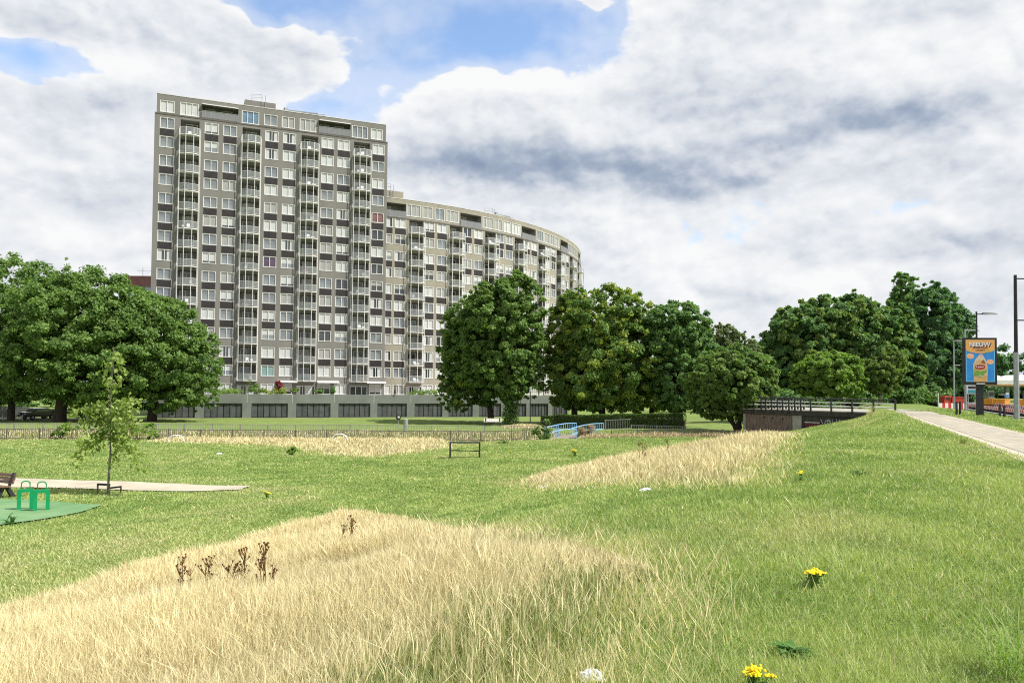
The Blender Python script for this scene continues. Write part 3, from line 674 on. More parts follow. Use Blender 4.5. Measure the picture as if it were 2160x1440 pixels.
# ---- the garage podium in front of both
GA = Plane(-49.5, 106.4, 18.4); GU = 62.0
gp = empty('garage_podium', GA.pos(30, 0, 0), 'long low grey green garage front with dark folding doors under the flats', 'garage')
GF = Off(GA, Matrix.Translation(-Vector(gp.location)))
gd = [(329, 411), (431, 511), (530.5, 607), (625, 697), (714, 781), (796, 858), (874.5, 933), (946, 997), (1010, 1057), (1067, 1110), (1117, 1156), (1165, 1196)]
ug = [(u_at(GA, a, 1.0), u_at(GA, b_, 1.0)) for a, b_ in gd]
holes = [(a, b_, 0.06, 2.1, 0.3, 1) for a, b_ in ug]
m = wall(GF, 0.0, GU, -0.6, 3.4, holes, [M['garage_wall'], M['dark_gap']], 'wall', gp, back=1.0)
for a, b_ in ug:
    d_ = MB(); n = 6
    for i in range(n):
        x0, x1 = a + (b_ - a) * i / n + 0.05, a + (b_ - a) * (i + 1) / n - 0.05; tw = 0.03 * (-1) ** i
        d_.hexa([GF.pos(x0, -0.2 + tw, 0.12), GF.pos(x1, -0.2 - tw, 0.12), GF.pos(x1, -0.27 - tw, 0.12), GF.pos(x0, -0.27 + tw, 0.12), GF.pos(x0, -0.2 + tw, 2.06), GF.pos(x1, -0.2 - tw, 2.06), GF.pos(x1, -0.27 - tw, 2.06), GF.pos(x0, -0.27 + tw, 2.06)])
    d_.build('garage_door', M['garage_door'], gp)
j = MB()
for (a, b_), (a2, b2) in zip(ug[:-1], ug[1:]):
    u = (b_ + a2) / 2; j.hexa([GF.pos(u - 0.03, 0.012, 2.2), GF.pos(u + 0.03, 0.012, 2.2), GF.pos(u + 0.03, -0.02, 2.2), GF.pos(u - 0.03, -0.02, 2.2), GF.pos(u - 0.03, 0.012, 3.38), GF.pos(u + 0.03, 0.012, 3.38), GF.pos(u + 0.03, -0.02, 3.38), GF.pos(u - 0.03, -0.02, 3.38)])
j.build('joint', M['cap'], gp)
d_ = MB(); P = [GF.pos(0.02, -1.0, 0), GF.pos(GU - 0.02, -1.0, 0), GF.pos(GU + 4, -60.0, 0), GF.pos(0.02, -22.0, 0)]
zo = 2.5 - gp.location.z; d_.hexa([(p[0], p[1], -0.6) for p in P] + [(p[0], p[1], 2.5) for p in P]); d_.build('terrace_deck', M['concrete'], gp)

# ------------------------------------------------------------------ trees
def leaf_quads(rng, c, n, size, droop=0.5, up=0.5, col=((0.05, 0.10, 0.02), (0.10, 0.16, 0.035)), pv=None):
    """Diamond leaf sprays at points c with outward directions n; each folded a little along its rib."""
    N = len(c)
    rv = rng.normal(size=(N, 3)); nn = n * 0.9 + rv * 0.7 + np.array([0, 0, up]); nn /= np.linalg.norm(nn, axis=1)[:, None]
    t = n + rng.normal(size=(N, 3)) * 0.7; t[:, 2] -= droop; t -= nn * (t * nn).sum(1)[:, None]; t /= np.linalg.norm(t, axis=1)[:, None] + 1e-9
    b_ = np.cross(nn, t); sz = size * rng.uniform(0.55, 1.3, N)[:, None]; wd = sz * rng.uniform(0.28, 0.48, N)[:, None]
    p0 = c - t * sz * 0.5; p2 = c + t * sz * 0.6 - nn * sz * 0.18; p1 = c + b_ * wd - nn * wd * 0.3; p3 = c - b_ * wd - nn * wd * 0.3
    v = np.stack([p0, p1, p2, p3], 1).reshape(-1, 3); f = np.arange(N * 4).reshape(-1, 4)
    m = np.clip((rng.random(N) * 0.5 + (pv if pv is not None else rng.random(N)) * 0.5), 0, 1)[:, None]
    cc = np.array(col[0]) * (1 - m) + np.array(col[1]) * m; cc = cc * rng.uniform(0.85, 1.15, (N, 1))
    return v, f, np.repeat(cc, 4, 0)
def crown_points(rng, ells, n_puff, n_leaf, pr=0.16, fill=0.25, flat=0.8):
    """Leaf points on many small puffs spread over and inside a few ellipsoids."""
    E_ = np.array(ells, float); vol = (E_[:, 3] * E_[:, 5]); k = rng.choice(len(E_), n_puff, p=vol / vol.sum())
    d = rng.normal(size=(n_puff, 3)); d /= np.linalg.norm(d, axis=1)[:, None]
    bump = fbm(np.arctan2(d[:, 0], d[:, 1]) * 2.0 + k * 7.3 + 20, d[:, 2] * 3.2 + k * 3.1 + 20, 3)
    rad = np.where(rng.random(n_puff) < fill, rng.uniform(0.35, 0.8, n_puff), rng.uniform(0.88, 1.0, n_puff)) * (0.74 + 0.54 * bump)
    spr = rng.random(n_puff) < 0.13; rad = np.where(spr, rad * rng.uniform(1.04, 1.16, n_puff), rad)   # sprigs that break the outline
    pc = E_[k, :3] + d * E_[k, 3:] * rad[:, None]
    prs = pr * E_[k, 3:].mean(1) * rng.uniform(0.6, 1.6, n_puff) * np.where(spr, 0.55, 1.0)
    w_ = prs ** 2; kk = rng.choice(n_puff, n_leaf, p=w_ / w_.sum())
    ld = rng.normal(size=(n_leaf, 3)); ld /= np.linalg.norm(ld, axis=1)[:, None]
    rr = rng.uniform(0.3, 1.1, n_leaf)[:, None]
    p = pc[kk] + ld * prs[kk][:, None] * rr * np.array([1.1, 1.1, flat])
    ld = ld * 0.6 + d[kk] * 0.6; ld /= np.linalg.norm(ld, axis=1)[:, None] + 1e-9
    pv = rng.random(n_puff)[kk]
    return p, ld, pv, pc
GREENS = {'chestnut': ((0.0762, 0.1478, 0.0403), (0.2016, 0.3024, 0.0784)), 'yellow': ((0.15, 0.216, 0.042), (0.36, 0.42, 0.09)), 'dark': ((0.0793, 0.1647, 0.061), (0.1952, 0.3111, 0.0952)),
          'bluish': ((0.066, 0.15, 0.0792), (0.156, 0.27, 0.1176)), 'bright': ((0.1, 0.1875, 0.04), (0.25, 0.3625, 0.075)), 'olive': ((0.102, 0.1656, 0.048), (0.228, 0.306, 0.084)), 'brown': ((0.12, 0.16, 0.08), (0.22, 0.26, 0.13))}
def tree(name, label, base_px, d, ells_px, seed, col='chestnut', puffs=150, leaves=16000, size=0.33, trunk_r=0.45, trunks=1, droop=0.7, pr=0.17, group=None, bark='bark', depth=None, fill=0.25, up=0.55, trunk_top=None, mix2=None):
    rng = np.random.default_rng(seed); rr = random.Random(seed)
    x, y, z = at(base_px, d); z -= 0.05
    root = empty(name, (x, y, z), label, 'tree', group); k = d / F_PX; ells = []
    for e in ells_px:
        cx, cy, rx, ry = e[:4]; dz = e[4] if len(e) > 4 else 0.0
        p = zat(cx, cy, d + dz); ells.append((p[0] - x, p[1] - y, p[2] - z, rx * k, (rx * k if depth is None else depth), ry * k))
    p, ld, pv, pc = crown_points(rng, ells, int(puffs * 6.0), int(leaves * 4.3), pr * 0.56, 0.25)
    p[:, 2] = np.maximum(p[:, 2], 0.4)
    v, f, c = leaf_quads(rng, p, ld, size, droop, up, GREENS[col], pv)
    if mix2:                                                      # part of the crown in another colour (yellow puts sunlit leaf tone into the colour)
        sel = np.repeat(pv > 1 - mix2[1], 4); a, b2 = np.array(GREENS[mix2[0]]); mm = np.repeat(rng.random(len(p)), 4)[:, None]; c[sel] = (a * (1 - mm) + b2 * mm)[sel]
    np_mesh('crown', v, f, M['leaf'], c, root)
    m = MB(); top = max(e[2] for e in ells); cx = np.average([e[0] for e in ells]); cy = np.average([e[1] for e in ells]); h = top * 0.75 if trunk_top is None else trunk_top
    for i in range(trunks):
        ox = 0 if trunks == 1 else rr.uniform(-0.5, 0.5) ; tx = cx * 0.5 + (0 if trunks == 1 else (i - (trunks - 1) / 2) * 2.2); r = trunk_r * (1 if trunks == 1 else 0.6)
        m.path([(ox * 0.4, 0, -0.3), (ox * 0.5, 0, 0.15), (ox * 0.6 + tx * 0.15, 0, h * 0.25), (ox + tx * 0.6, cy * 0.2, h * 0.6), (ox + tx, cy * 0.4, h)], r * 1.25, 9, r * 0.4)
        for j in range(7):
            tgt = pc[rr.randrange(len(pc))]; s_ = rr.uniform(0.32, 0.85); st = Vector((ox * 0.6 + tx * s_, cy * 0.3 * s_, h * s_)); tg = Vector(tgt)
            mid = st.lerp(tg, 0.5) + Vector((0, 0, 0.5)); m.path([st, mid, tg], r * 0.32, 5, 0.04)
    m.build('trunk', M[bark], root, smooth=True)
    return root
tree('chestnut_tree', 'chestnut tree cut by the photo\'s edge, beside the grey wall and parked car', 25, 97, [(10, 640, 110, 100), (-60, 720, 140, 120), (50, 745, 110, 85), (20, 805, 80, 45), (110, 660, 60, 75)], 1, puffs=190, leaves=22000, group='chestnut trees round the lawn')
tree('chestnut_tree', 'broad dark chestnut tree whose crown stands right behind the staked sapling', 128, 93, [(170, 680, 125, 112), (120, 765, 120, 75), (235, 755, 110, 85), (90, 680, 80, 90), (180, 800, 100, 52), (240, 670, 70, 70), (225, 832, 80, 26), (70, 832, 70, 22)], 2, puffs=230, leaves=27000, group='chestnut trees round the lawn', trunk_r=0.75)
tree('chestnut_tree', 'chestnut tree whose low crown overlaps the tower\'s bottom corner', 322, 97, [(300, 725, 120, 105), (370, 765, 85, 85), (265, 680, 85, 82), (415, 800, 48, 55), (330, 815, 95, 50), (385, 846, 66, 28), (432, 822, 32, 36), (345, 840, 50, 26)], 3, puffs=210, leaves=24000, group='chestnut trees round the lawn', trunk_r=0.6)
tree('chestnut_tree', 'chestnut tree with a bare dark trunk behind the white slatted bench', 1037, 102, [(1005, 740, 72, 100), (975, 800, 50, 58), (985, 700, 55, 65), (1030, 790, 60, 65), (960, 830, 38, 40)], 4, puffs=150, leaves=17000, group='chestnut trees round the lawn', mix2=('yellow', 0.1))
r_ = tree('chestnut_tree', 'tallest chestnut tree, its trunk wrapped in ivy, in front of the curved block', 1078, 97, [(1085, 660, 62, 82), (1085, 740, 62, 80), (1040, 690, 70, 90), (1060, 780, 70, 60), (1118, 790, 28, 60), (1020, 640, 40, 40)], 5, puffs=190, leaves=23000, group='chestnut trees round the lawn')
rng = np.random.default_rng(55); nn = rng.normal(size=(1500, 3)); nn /= np.linalg.norm(nn, axis=1)[:, None]; zz = rng.uniform(0.2, 5, 1500); th = rng.uniform(0, 6.28, 1500); pp = np.stack([np.cos(th) * 0.75, np.sin(th) * 0.75, zz], 1) * np.array([1, 1, 1]) + rng.normal(size=(1500, 3)) * 0.18
v_, f_, c_ = leaf_quads(rng, pp, nn, 0.28, 0.6, 0.3, GREENS['dark']); np_mesh('ivy', v_, f_, M['leaf'], c_, r_)
tree('chestnut_tree', 'yellowing chestnut tree rising behind the hedge nearest the ivy-clad one', 1212, 101, [(1200, 715, 50, 95), (1190, 790, 45, 66), (1235, 800, 65, 62), (1210, 650, 38, 42), (1210, 840, 50, 22)], 6, 'yellow', puffs=130, leaves=14000, group='chestnut trees round the lawn', mix2=('chestnut', 0.45))
tree('chestnut_tree', 'big round chestnut tree over the middle of the clipped hedge', 1270, 98, [(1275, 685, 82, 84), (1310, 755, 105, 92), (1255, 790, 98, 68), (1325, 665, 55, 58), (1225, 650, 44, 44), (1330, 820, 75, 48), (1290, 845, 80, 22)], 7, 'chestnut', puffs=210, leaves=25000, group='chestnut trees round the lawn', mix2=('yellow', 0.42))
tree('chestnut_tree', 'chestnut tree drooping brownish green sprays over the hedge\'s thin end', 1375, 104, [(1375, 755, 62, 86), (1400, 810, 42, 58), (1350, 810, 48, 55)], 8, 'yellow', puffs=110, leaves=12000, group='chestnut trees round the lawn', mix2=('chestnut', 0.5))
tree('chestnut_tree', 'dark tall chestnut tree with a thick trunk just past the hedge\'s end', 1430, 95, [(1428, 695, 68, 62), (1442, 755, 68, 76), (1400, 700, 45, 62), (1425, 815, 52, 50), (1430, 845, 50, 24)], 9, 'dark', puffs=150, leaves=17000, group='chestnut trees round the lawn', trunk_r=0.65)
tree('round_tree', 'low round multi-stemmed tree leaning beside the brick wall of the footbridge', 1556, 72, [(1545, 800, 88, 68), (1500, 835, 48, 45), (1592, 815, 46, 52), (1545, 860, 50, 25)], 10, 'chestnut', puffs=200, leaves=26000, size=0.3, trunk_r=0.42, trunks=3, mix2=('olive', 0.3), pr=0.13, trunk_top=4.0)
tree('background_tree', 'thin open crowned tree seen far off behind the dark chestnut', 1530, 150, [(1520, 712, 34, 32), (1535, 750, 40, 40), (1500, 740, 30, 40)], 11, 'brown', puffs=60, leaves=5000, size=0.55, trunk_r=0.3)
tree('background_tree', 'small tufted tree peeking over the low round tree', 1568, 150, [(1568, 722, 24, 22), (1580, 760, 40, 35)], 12, 'brown', puffs=40, leaves=3500, size=0.55, trunk_r=0.3)
tree('bank_tree', 'bright green low domed tree leaning over the bridge railing', 1782, 80, [(1748, 780, 66, 36), (1700, 800, 34, 30), (1790, 800, 34, 30), (1745, 812, 60, 22)], 13, 'bright', puffs=120, leaves=15000, size=0.36, trunk_r=0.22, bark='bark_pale', pr=0.16)
tree('bank_tree', 'broad dark tree on the bank at the bridge\'s brick end', 1700, 92, [(1690, 720, 70, 82), (1665, 780, 52, 80), (1740, 685, 60, 60), (1655, 700, 32, 34), (1720, 790, 70, 65)], 14, 'dark', puffs=170, leaves=19000, size=0.45, mix2=('olive', 0.28), group='trees on the bank behind the footbridge')
tree('bank_tree', 'tall dark tree of spreading boughs right behind the low bright one', 1818, 93, [(1790, 690, 72, 68), (1840, 740, 66, 90), (1870, 785, 68, 62), (1780, 760, 70, 85), (1880, 700, 52, 60)], 15, 'dark', puffs=220, leaves=24000, size=0.45, mix2=('olive', 0.25), group='trees on the bank behind the footbridge')
tree('birch_tree', 'slim pale stemmed birch among the dark trees behind the bridge', 1854, 80, [(1862, 790, 36, 42), (1880, 770, 30, 40)], 16, 'olive', puffs=50, leaves=4500, size=0.3, trunk_r=0.14, bark='bark_pale')
tree('poplar_tree', 'narrow poplar topping all the trees behind the bridge', 1912, 104, [(1910, 630, 30, 52), (1912, 700, 42, 80), (1915, 790, 48, 70), (1900, 600, 18, 25)], 17, 'dark', puffs=150, leaves=15000, size=0.42, pr=0.2, droop=0.2)
tree('drooping_tree', 'tall bluish green tree with drooping boughs left of the advertising board', 1962, 95, [(1970, 680, 50, 82), (1955, 770, 70, 85), (1940, 820, 58, 40), (1995, 720, 38, 80), (1930, 840, 40, 22), (1990, 640, 25, 30)], 18, 'bluish', puffs=260, leaves=30000, size=0.42, droop=1.3, up=0.2, pr=0.13)
tree('drooping_tree', 'dark tree mostly hidden between the drooping tree and the advertising board', 2025, 108, [(2020, 740, 34, 100), (2030, 800, 40, 50), (2040, 700, 14, 50)], 19, 'bluish', puffs=110, leaves=10000, size=0.42, droop=1.0)
# far woods that read as one mass
def woods(name, label, ells_px, d, seed, n, col='bluish', size=0.9):
    rng = np.random.default_rng(seed); k = d / F_PX; ells = []
    for (cx, cy, rx, ry) in ells_px:
        p = zat(cx, cy, d); ells.append((p[0], p[1], p[2], rx * k, rx * k * 0.6, ry * k))
    p, ld, pv, pc = crown_points(rng, ells, len(ells) * 40, n, 0.2, 0.2); v, f, c = leaf_quads(rng, p, ld, size, 0.5, 0.5, GREENS[col], pv)
    tag(np_mesh(name, v, f, M['leaf'], c), label, 'woods', kind='stuff')
woods('woods', 'dark wood behind the filling station roof', [(2075, 785, 45, 50), (2110, 782, 40, 48), (2150, 795, 50, 48), (2205, 790, 50, 50), (2260, 790, 60, 55), (2330, 795, 60, 50), (2060, 830, 60, 30), (2140, 835, 70, 25)], 190, 21, 26000)
woods('woods', 'far tree belt behind the low round tree', [(1500, 790, 50, 55), (1600, 780, 50, 55), (1560, 800, 60, 55), (1640, 800, 50, 60), (1460, 820, 50, 40), (1390, 835, 60, 22), (1300, 840, 60, 20)], 200, 22, 22000, 'dark')
woods('woods', 'dark greenery along the street behind the broad chestnut', [(-40, 835, 70, 22), (60, 838, 50, 18), (160, 840, 60, 16), (240, 842, 40, 16)], 150, 23, 8000, 'dark', 0.7)
def shrub(name, label, base_px, d, ells_px, seed, col='dark', leaves=1500, size=0.22, cat='shrub', group=None, stems=5, pr=0.3, base_z=None, puffs=26):
    rng = np.random.default_rng(seed); x, y, z = at(base_px, d)
    if base_z is not None: z = base_z
    k = d / F_PX; ells = []
    for (cx, cy, rx, ry) in ells_px:
        p = zat(cx, cy, d); ells.append((p[0] - x, 0, max(p[2] - z, ry * k * 0.75), rx * k, min(rx, 2.2 * ry) * k, ry * k))
    root = empty(name, (x, y, z), label, cat, group)
    p, ld, pv, pc = crown_points(rng, ells, puffs, leaves, pr, 0.3); p[:, 2] = np.maximum(p[:, 2], 0.02)
    v, f, c = leaf_quads(rng, p, ld, size, 0.2, 0.6, GREENS[col] if isinstance(col, str) else col, pv); np_mesh('foliage', v, f, M['leaf'], c, root)
    m = MB()
    for i in range(stems): m.path([(0.04 * i - 0.08, 0, -0.05), tuple(pc[i] * 0.5), tuple(pc[i])], 0.03, 4, 0.012)
    m.build('stem', M['bark'], root); return root
for i, (px, ex, lb) in enumerate(((1660, [(1655, 850, 45, 26)], 'dark undergrowth bush behind the railing\'s closely posted end'), (1735, [(1740, 848, 42, 22)], 'dark undergrowth bush behind the middle of the long railing'), (1830, [(1825, 848, 48, 24)], 'dark undergrowth bush behind the birch stem'), (1900, [(1905, 846, 40, 26)], 'dark undergrowth bush at the foot of the narrow poplar'), (1960, [(1960, 846, 38, 26)], 'dark undergrowth bush at the foot of the drooping tree'), (1780, [(1780, 852, 44, 24)], 'dark undergrowth bush under the bright low domed tree'), (1865, [(1868, 853, 40, 22)], 'dark undergrowth bush between the birch and the narrow poplar'))):
    shrub('bush', lb, px, 88 + i, ex, 60 + i, 'dark', 3600, 0.34, 'bush', 'undergrowth bushes behind the bridge', puffs=50)
shrub('bush', 'leafy green shrub standing at the near end of the blue footbridge', 1143, 64.5, [(1141, 912, 17, 17), (1148, 893, 9, 13)], 70, 'chestnut', 1500, 0.16, 'bush')
shrub('bush', 'pinkish dried up shrub tangled in the footbridge railing', 1240, 66.5, [(1240, 908, 20, 13), (1225, 913, 14, 10)], 71, ((0.26, 0.19, 0.13), (0.42, 0.31, 0.23)), 1300, 0.13, 'bush')
shrub('bush', 'small round dark green shrub beside the far dry grass', 615, 49.5, [(616, 949, 9, 8)], 72, 'bright', 700, 0.10, 'bush')
shrub('bush', 'feathery light green shrub sprouting through the ditch fence', 132, 61.5, [(135, 905, 15, 14), (122, 915, 14, 8)], 73, 'bright', 900, 0.14, 'bush')
shrub('bush', 'thin leafy shrub just right of the sapling against the fence', 312, 61.5, [(318, 908, 12, 18), (330, 915, 10, 10)], 74, 'bright', 700, 0.14, 'bush')
shrub('bush', 'square cut green hedge bush behind the broad chestnut\'s trunk', 175, 104, [(110, 866, 14, 18), (172, 865, 30, 16)], 75, 'bright', 1800, 0.25, 'bush')
# planting on the garage deck
for i, (px, ex, cl, lb) in enumerate(((475, [(475, 825, 34, 6)], 'bright', 'low green hedge on the deck\'s end nearest the chestnuts'), (552, [(540, 822, 18, 8), (533, 815, 10, 12)], 'chestnut', 'dark green shrub on the deck under the second balcony stack'), (585, [(575, 824, 28, 7)], 'yellow', 'yellow green flowering shrub on the deck edge'), (587, [(588, 812, 7, 11)], ((0.20, 0.03, 0.04), (0.30, 0.05, 0.06)), 'red leaved shrub on the deck edge'), (672, [(672, 824, 8, 5)], 'dark', 'small clipped dark shrub under the third balcony stack'), (622, [(622, 823, 7, 5)], 'olive', 'small olive shrub beside the red one'), (702, [(702, 822, 5, 6)], 'dark', 'tiny dark shrub near the tower\'s third awning'), (893, [(893, 827, 32, 6)], 'bright', 'long low hedge on the deck below the curved block'))):
    yy = 113.5 + (px - 330) * 0.0125 + 0.5
    shrub('deck_shrub', lb, px, yy, ex, 80 + i, cl, 900, 0.2, 'shrub', 'plants on the garage deck', base_z=2.5)
m = MB(); p = zat(833, 828, 117); x, y = p[0], p[1]
um = empty('parasol', (x, y, 2.5), 'closed dark parasol standing on the garage deck', 'parasol'); m.bar((0, 0, 0), (0, 0, 1.2), 0.04, 8); m.build('pole', M['steel'], um); m = MB(); m.path([(0, 0, 1.0), (0, 0, 1.3), (0, 0, 2.6)], 0.24, 8, 0.04); m.build('canopy', M['black'], um)

# ---- clipped hedge: a box of leaves, its far end nearer
def hedge_row(name, label, pts, h, wd, seed, n):
    rng = np.random.default_rng(seed); V, Fc, Cc = [], [], []; root = empty(name, (pts[0][0], pts[0][1], h1(*pts[0])), label, 'hedge'); o = np.array(root.location)
    core = MB(); off = 0
    for (a, b2) in zip(pts[:-1], pts[1:]):
        a = np.array(a); b2 = np.array(b2); L = np.linalg.norm(b2 - a); t = (b2 - a) / L; nr = np.array([-t[1], t[0]])
        N = int(n * L); u = rng.uniform(0, L, N); k = rng.random(N); side = rng.choice([-1, 1], N); hh = h + (fbm(u * 0.7 + seed, u * 0 + 3, 3) - 0.5) * 0.16
        top = k < 0.35; w_ = np.where(top, rng.uniform(-wd / 2, wd / 2, N), side * wd / 2 * rng.uniform(0.9, 1.05, N)); zz = np.where(top, hh * rng.uniform(0.96, 1.05, N), rng.uniform(0.02, 1, N) * hh)
        xy = a + np.outer(u, t) + np.outer(w_, nr); z0 = H(xy[:, 0], xy[:, 1]); c = np.stack([xy[:, 0], xy[:, 1], z0 + zz], 1) - o
        nd = np.where(top[:, None], np.array([0, 0, 1.0]), np.concatenate([np.outer(side, nr), np.zeros((N, 1))], 1))
        v, f, cc = leaf_quads(rng, c, nd, 0.14, 0.3, 0.2, ((0.045, 0.085, 0.02), (0.10, 0.15, 0.04))); V.append(v); Fc.append(f + off); off += len(v); Cc.append(cc)
        z = min(h1(*a), h1(*b2)); pa, pb = a + t * 0.1, b2 - t * 0.1; q = nr * (wd / 2 - 0.08)
        core.hexa([(*(pa - q - o[:2]), z - o[2] - 0.2), (*(pb - q - o[:2]), z - o[2] - 0.2), (*(pb + q - o[:2]), z - o[2] - 0.2), (*(pa + q - o[:2]), z - o[2] - 0.2), (*(pa - q - o[:2]), z - o[2] + h - 0.12), (*(pb - q - o[:2]), z - o[2] + h - 0.12), (*(pb + q - o[:2]), z - o[2] + h - 0.12), (*(pa + q - o[:2]), z - o[2] + h - 0.12)])
    np_mesh('foliage', np.concatenate(V), np.concatenate(Fc), M['leaf'], np.concatenate(Cc), root); core.build('stem', M['bark'], root)
ha = at(1176, 87); hb = at(1440, 77); hedge_row('hedge', 'long dark clipped hedge with a sunlit flat top', [ha[:2], hb[:2]], 1.45, 1.5, 41, 1500)
ha = at(1146, 88); hb = at(1172, 88.5); hedge_row('hedge', 'short block of clipped hedge next to the ivy-clad trunk', [ha[:2], hb[:2]], 1.3, 1.5, 42, 1500)

# ---- the staked sapling with drooping boughs
sx, sy, sz = at(232, 31.7)
sap = empty('sapling', (sx, sy, sz), 'thin young tree with drooping pale green sprays beside the sandy path', 'tree')
def sp3(px, py, dd=0.0): p = zat(px, py, 31.7 + dd); return Vector((p[0] - sx, p[1] - sy, p[2] - sz))
m = MB(); m.path([(0, 0, -0.1), sp3(233, 960), sp3(233, 880), sp3(234, 830), sp3(238, 775), sp3(241, 742), sp3(237, 733)], 0.05, 7, 0.015); pcs = []
rs = random.Random(9); V, Fc, Cc = [], [], []; off = 0; rng = np.random.default_rng(91)
boughs = [((234, 868), (205, 842), (195, 875), 60), ((234, 868), (180, 850), (158, 866), 40), ((234, 868), (262, 832), (278, 868), 70), ((234, 875), (285, 836), (290, 842), 20), ((234, 880), (262, 850), (250, 905), 60), ((234, 880), (215, 860), (222, 900), 60), ((234, 900), (200, 905), (172, 950), 70), ((234, 905), (185, 910), (160, 968), 60), ((234, 900), (215, 900), (200, 945), 55), ((234, 900), (250, 890), (258, 940), 60), ((234, 905), (268, 915), (296, 978), 70), ((234, 905), (262, 905), (276, 955), 45), ((234, 905), (245, 930), (243, 965), 35),
          ((240, 745), (255, 752), (262, 785), 26), ((240, 760), (224, 760), (219, 785), 22), ((239, 745), (248, 740), (258, 760), 18), ((238, 775), (252, 790), (258, 805), 14), ((236, 790), (228, 795), (226, 812), 14), ((236, 800), (246, 805), (248, 815), 10), ((235, 815), (231, 820), (232, 836), 12), ((234, 885), (300, 890), (320, 915), 20), ((234, 885), (170, 885), (150, 900), 16), ((234, 880), (190, 862), (182, 900), 50), ((234, 890), (280, 868), (286, 905), 50)]
for (a, b_, c_, n) in boughs:
    dd = rs.uniform(-0.7, 0.7); A, B, Cq = sp3(*a), sp3(*b_, dd * 0.6), sp3(*c_, dd); pts = [A * (1 - t) ** 2 + B * 2 * t * (1 - t) + Cq * t * t for t in (0, 0.25, 0.5, 0.75, 1)]
    m.path(pts, 0.016, 4, 0.006)
    up_ = a[1] < 840 ; N = int(n * (1.6 if up_ else 2.4)); jt = 0.55 if up_ else 1.0; tt = rng.uniform(0.25, 1.05, N)[:, None]; P = np.array(A) * (1 - tt) ** 2 + np.array(B) * 2 * tt * (1 - tt) + np.array(Cq) * tt ** 2 + rng.normal(size=(N, 3)) * np.array([0.14, 0.14, 0.12]) * jt; P[:, 2] -= np.abs(rng.normal(size=N)) * 0.1
    nd = rng.normal(size=(N, 3)); nd /= np.linalg.norm(nd, axis=1)[:, None]
    v, f, cc = leaf_quads(rng, P, nd, 0.17, 1.2, 0.2, ((0.16, 0.24, 0.055), (0.36, 0.43, 0.14))); V.append(v); Fc.append(f + off); off += len(v); Cc.append(cc)
m.build('trunk', M['bark_pale'], sap); np_mesh('crown', np.concatenate(V), np.concatenate(Fc), M['leaf'], np.concatenate(Cc), sap)
stk = empty('tree_stake', (sx, sy, sz), 'low brown stakes with black straps holding the sapling', 'tree stakes')
for px in (206, 230, 255):
    m = MB(); p = sp3(px, 1030, 0.15); m.bar((p.x, p.y, -0.1), (p.x, p.y, 0.42 if px != 255 else 0.34), 0.035, 6); m.build('stake', M['stake'], stk)
m = MB(); a, b_, c_ = sp3(205, 1030, 0.1), sp3(232, 1030, 0.1), sp3(256, 1030, 0.1); m.hexa([(a.x, a.y, 0.36), (b_.x, b_.y, 0.34), (b_.x, b_.y + 0.03, 0.34), (a.x, a.y + 0.03, 0.36), (a.x, a.y, 0.44), (b_.x, b_.y, 0.42), (b_.x, b_.y + 0.03, 0.42), (a.x, a.y + 0.03, 0.44)])
m.hexa([(b_.x, b_.y - 0.04, 0.22), (c_.x, c_.y - 0.04, 0.28), (c_.x, c_.y, 0.28), (b_.x, b_.y, 0.22), (b_.x, b_.y - 0.04, 0.29), (c_.x, c_.y - 0.04, 0.35), (c_.x, c_.y, 0.35), (b_.x, b_.y, 0.29)]); m.build('strap', M['rubber'], stk)

# ------------------------------------------------------------------ paths, road, water
def sheet(name, poly, m, lift, res=None, kind='structure', label=None, cat=None):
    """A filled world polygon laid on the ground, tessellated so that it follows it."""
    poly = np.array(poly, float); lo, hi = poly.min(0), poly.max(0); res = res or 0.6
    nx, ny = int((hi[0] - lo[0]) / res) + 2, int((hi[1] - lo[1]) / res) + 2
    import bmesh
    bm = bmesh.new(); bm.faces.new([bm.verts.new((p[0], p[1], 0)) for p in poly])
    for i in range(1, nx):
        bmesh.ops.bisect_plane(bm, geom=bm.verts[:] + bm.edges[:] + bm.faces[:], plane_co=(lo[0] + i * res, 0, 0), plane_no=(1, 0, 0))
    for i in range(1, ny):
        bmesh.ops.bisect_plane(bm, geom=bm.verts[:] + bm.edges[:] + bm.faces[:], plane_co=(0, lo[1] + i * res, 0), plane_no=(0, 1, 0))
    bmesh.ops.triangulate(bm, faces=bm.faces[:])
    for v in bm.verts: v.co.z = h1(v.co.x, v.co.y) + lift
    bm.normal_update()
    for f in bm.faces:
        if f.normal.z < 0: f.normal_flip()
    me = bpy.data.meshes.new(name); bm.to_mesh(me); bm.free(); me.materials.append(m); o = link(me, name); tag(o, label, cat, None, kind); return o
# paved path along the dyke, in its own space (local y runs along the path)
pm, nt, b = new_mat('paving'); t = nt.nodes.new('ShaderNodeTexCoord'); br = nt.nodes.new('ShaderNodeTexBrick')
br.offset = 0.5; br.inputs['Scale'].default_value = 1.0; br.inputs['Mortar Size'].default_value = 0.012; br.inputs['Brick Width'].default_value = 0.30; br.inputs['Row Height'].default_value = 0.30
br.inputs['Color1'].default_value = (0.34, 0.31, 0.245, 1); br.inputs['Color2'].default_value = (0.27, 0.25, 0.20, 1); br.inputs['Mortar'].default_value = (0.13, 0.12, 0.08, 1)
mp = nt.nodes.new('ShaderNodeMapping'); mp.inputs['Rotation'].default_value = (0, 0, math.pi / 2); nt.links.new(t.outputs['Object'], mp.inputs[0]); nt.links.new(mp.outputs[0], br.inputs[0])
n_ = noise(nt, t.outputs['Object'], 1.1, 6, 0.65); n2_ = noise(nt, t.outputs['Object'], 6.0, 4, 0.6)
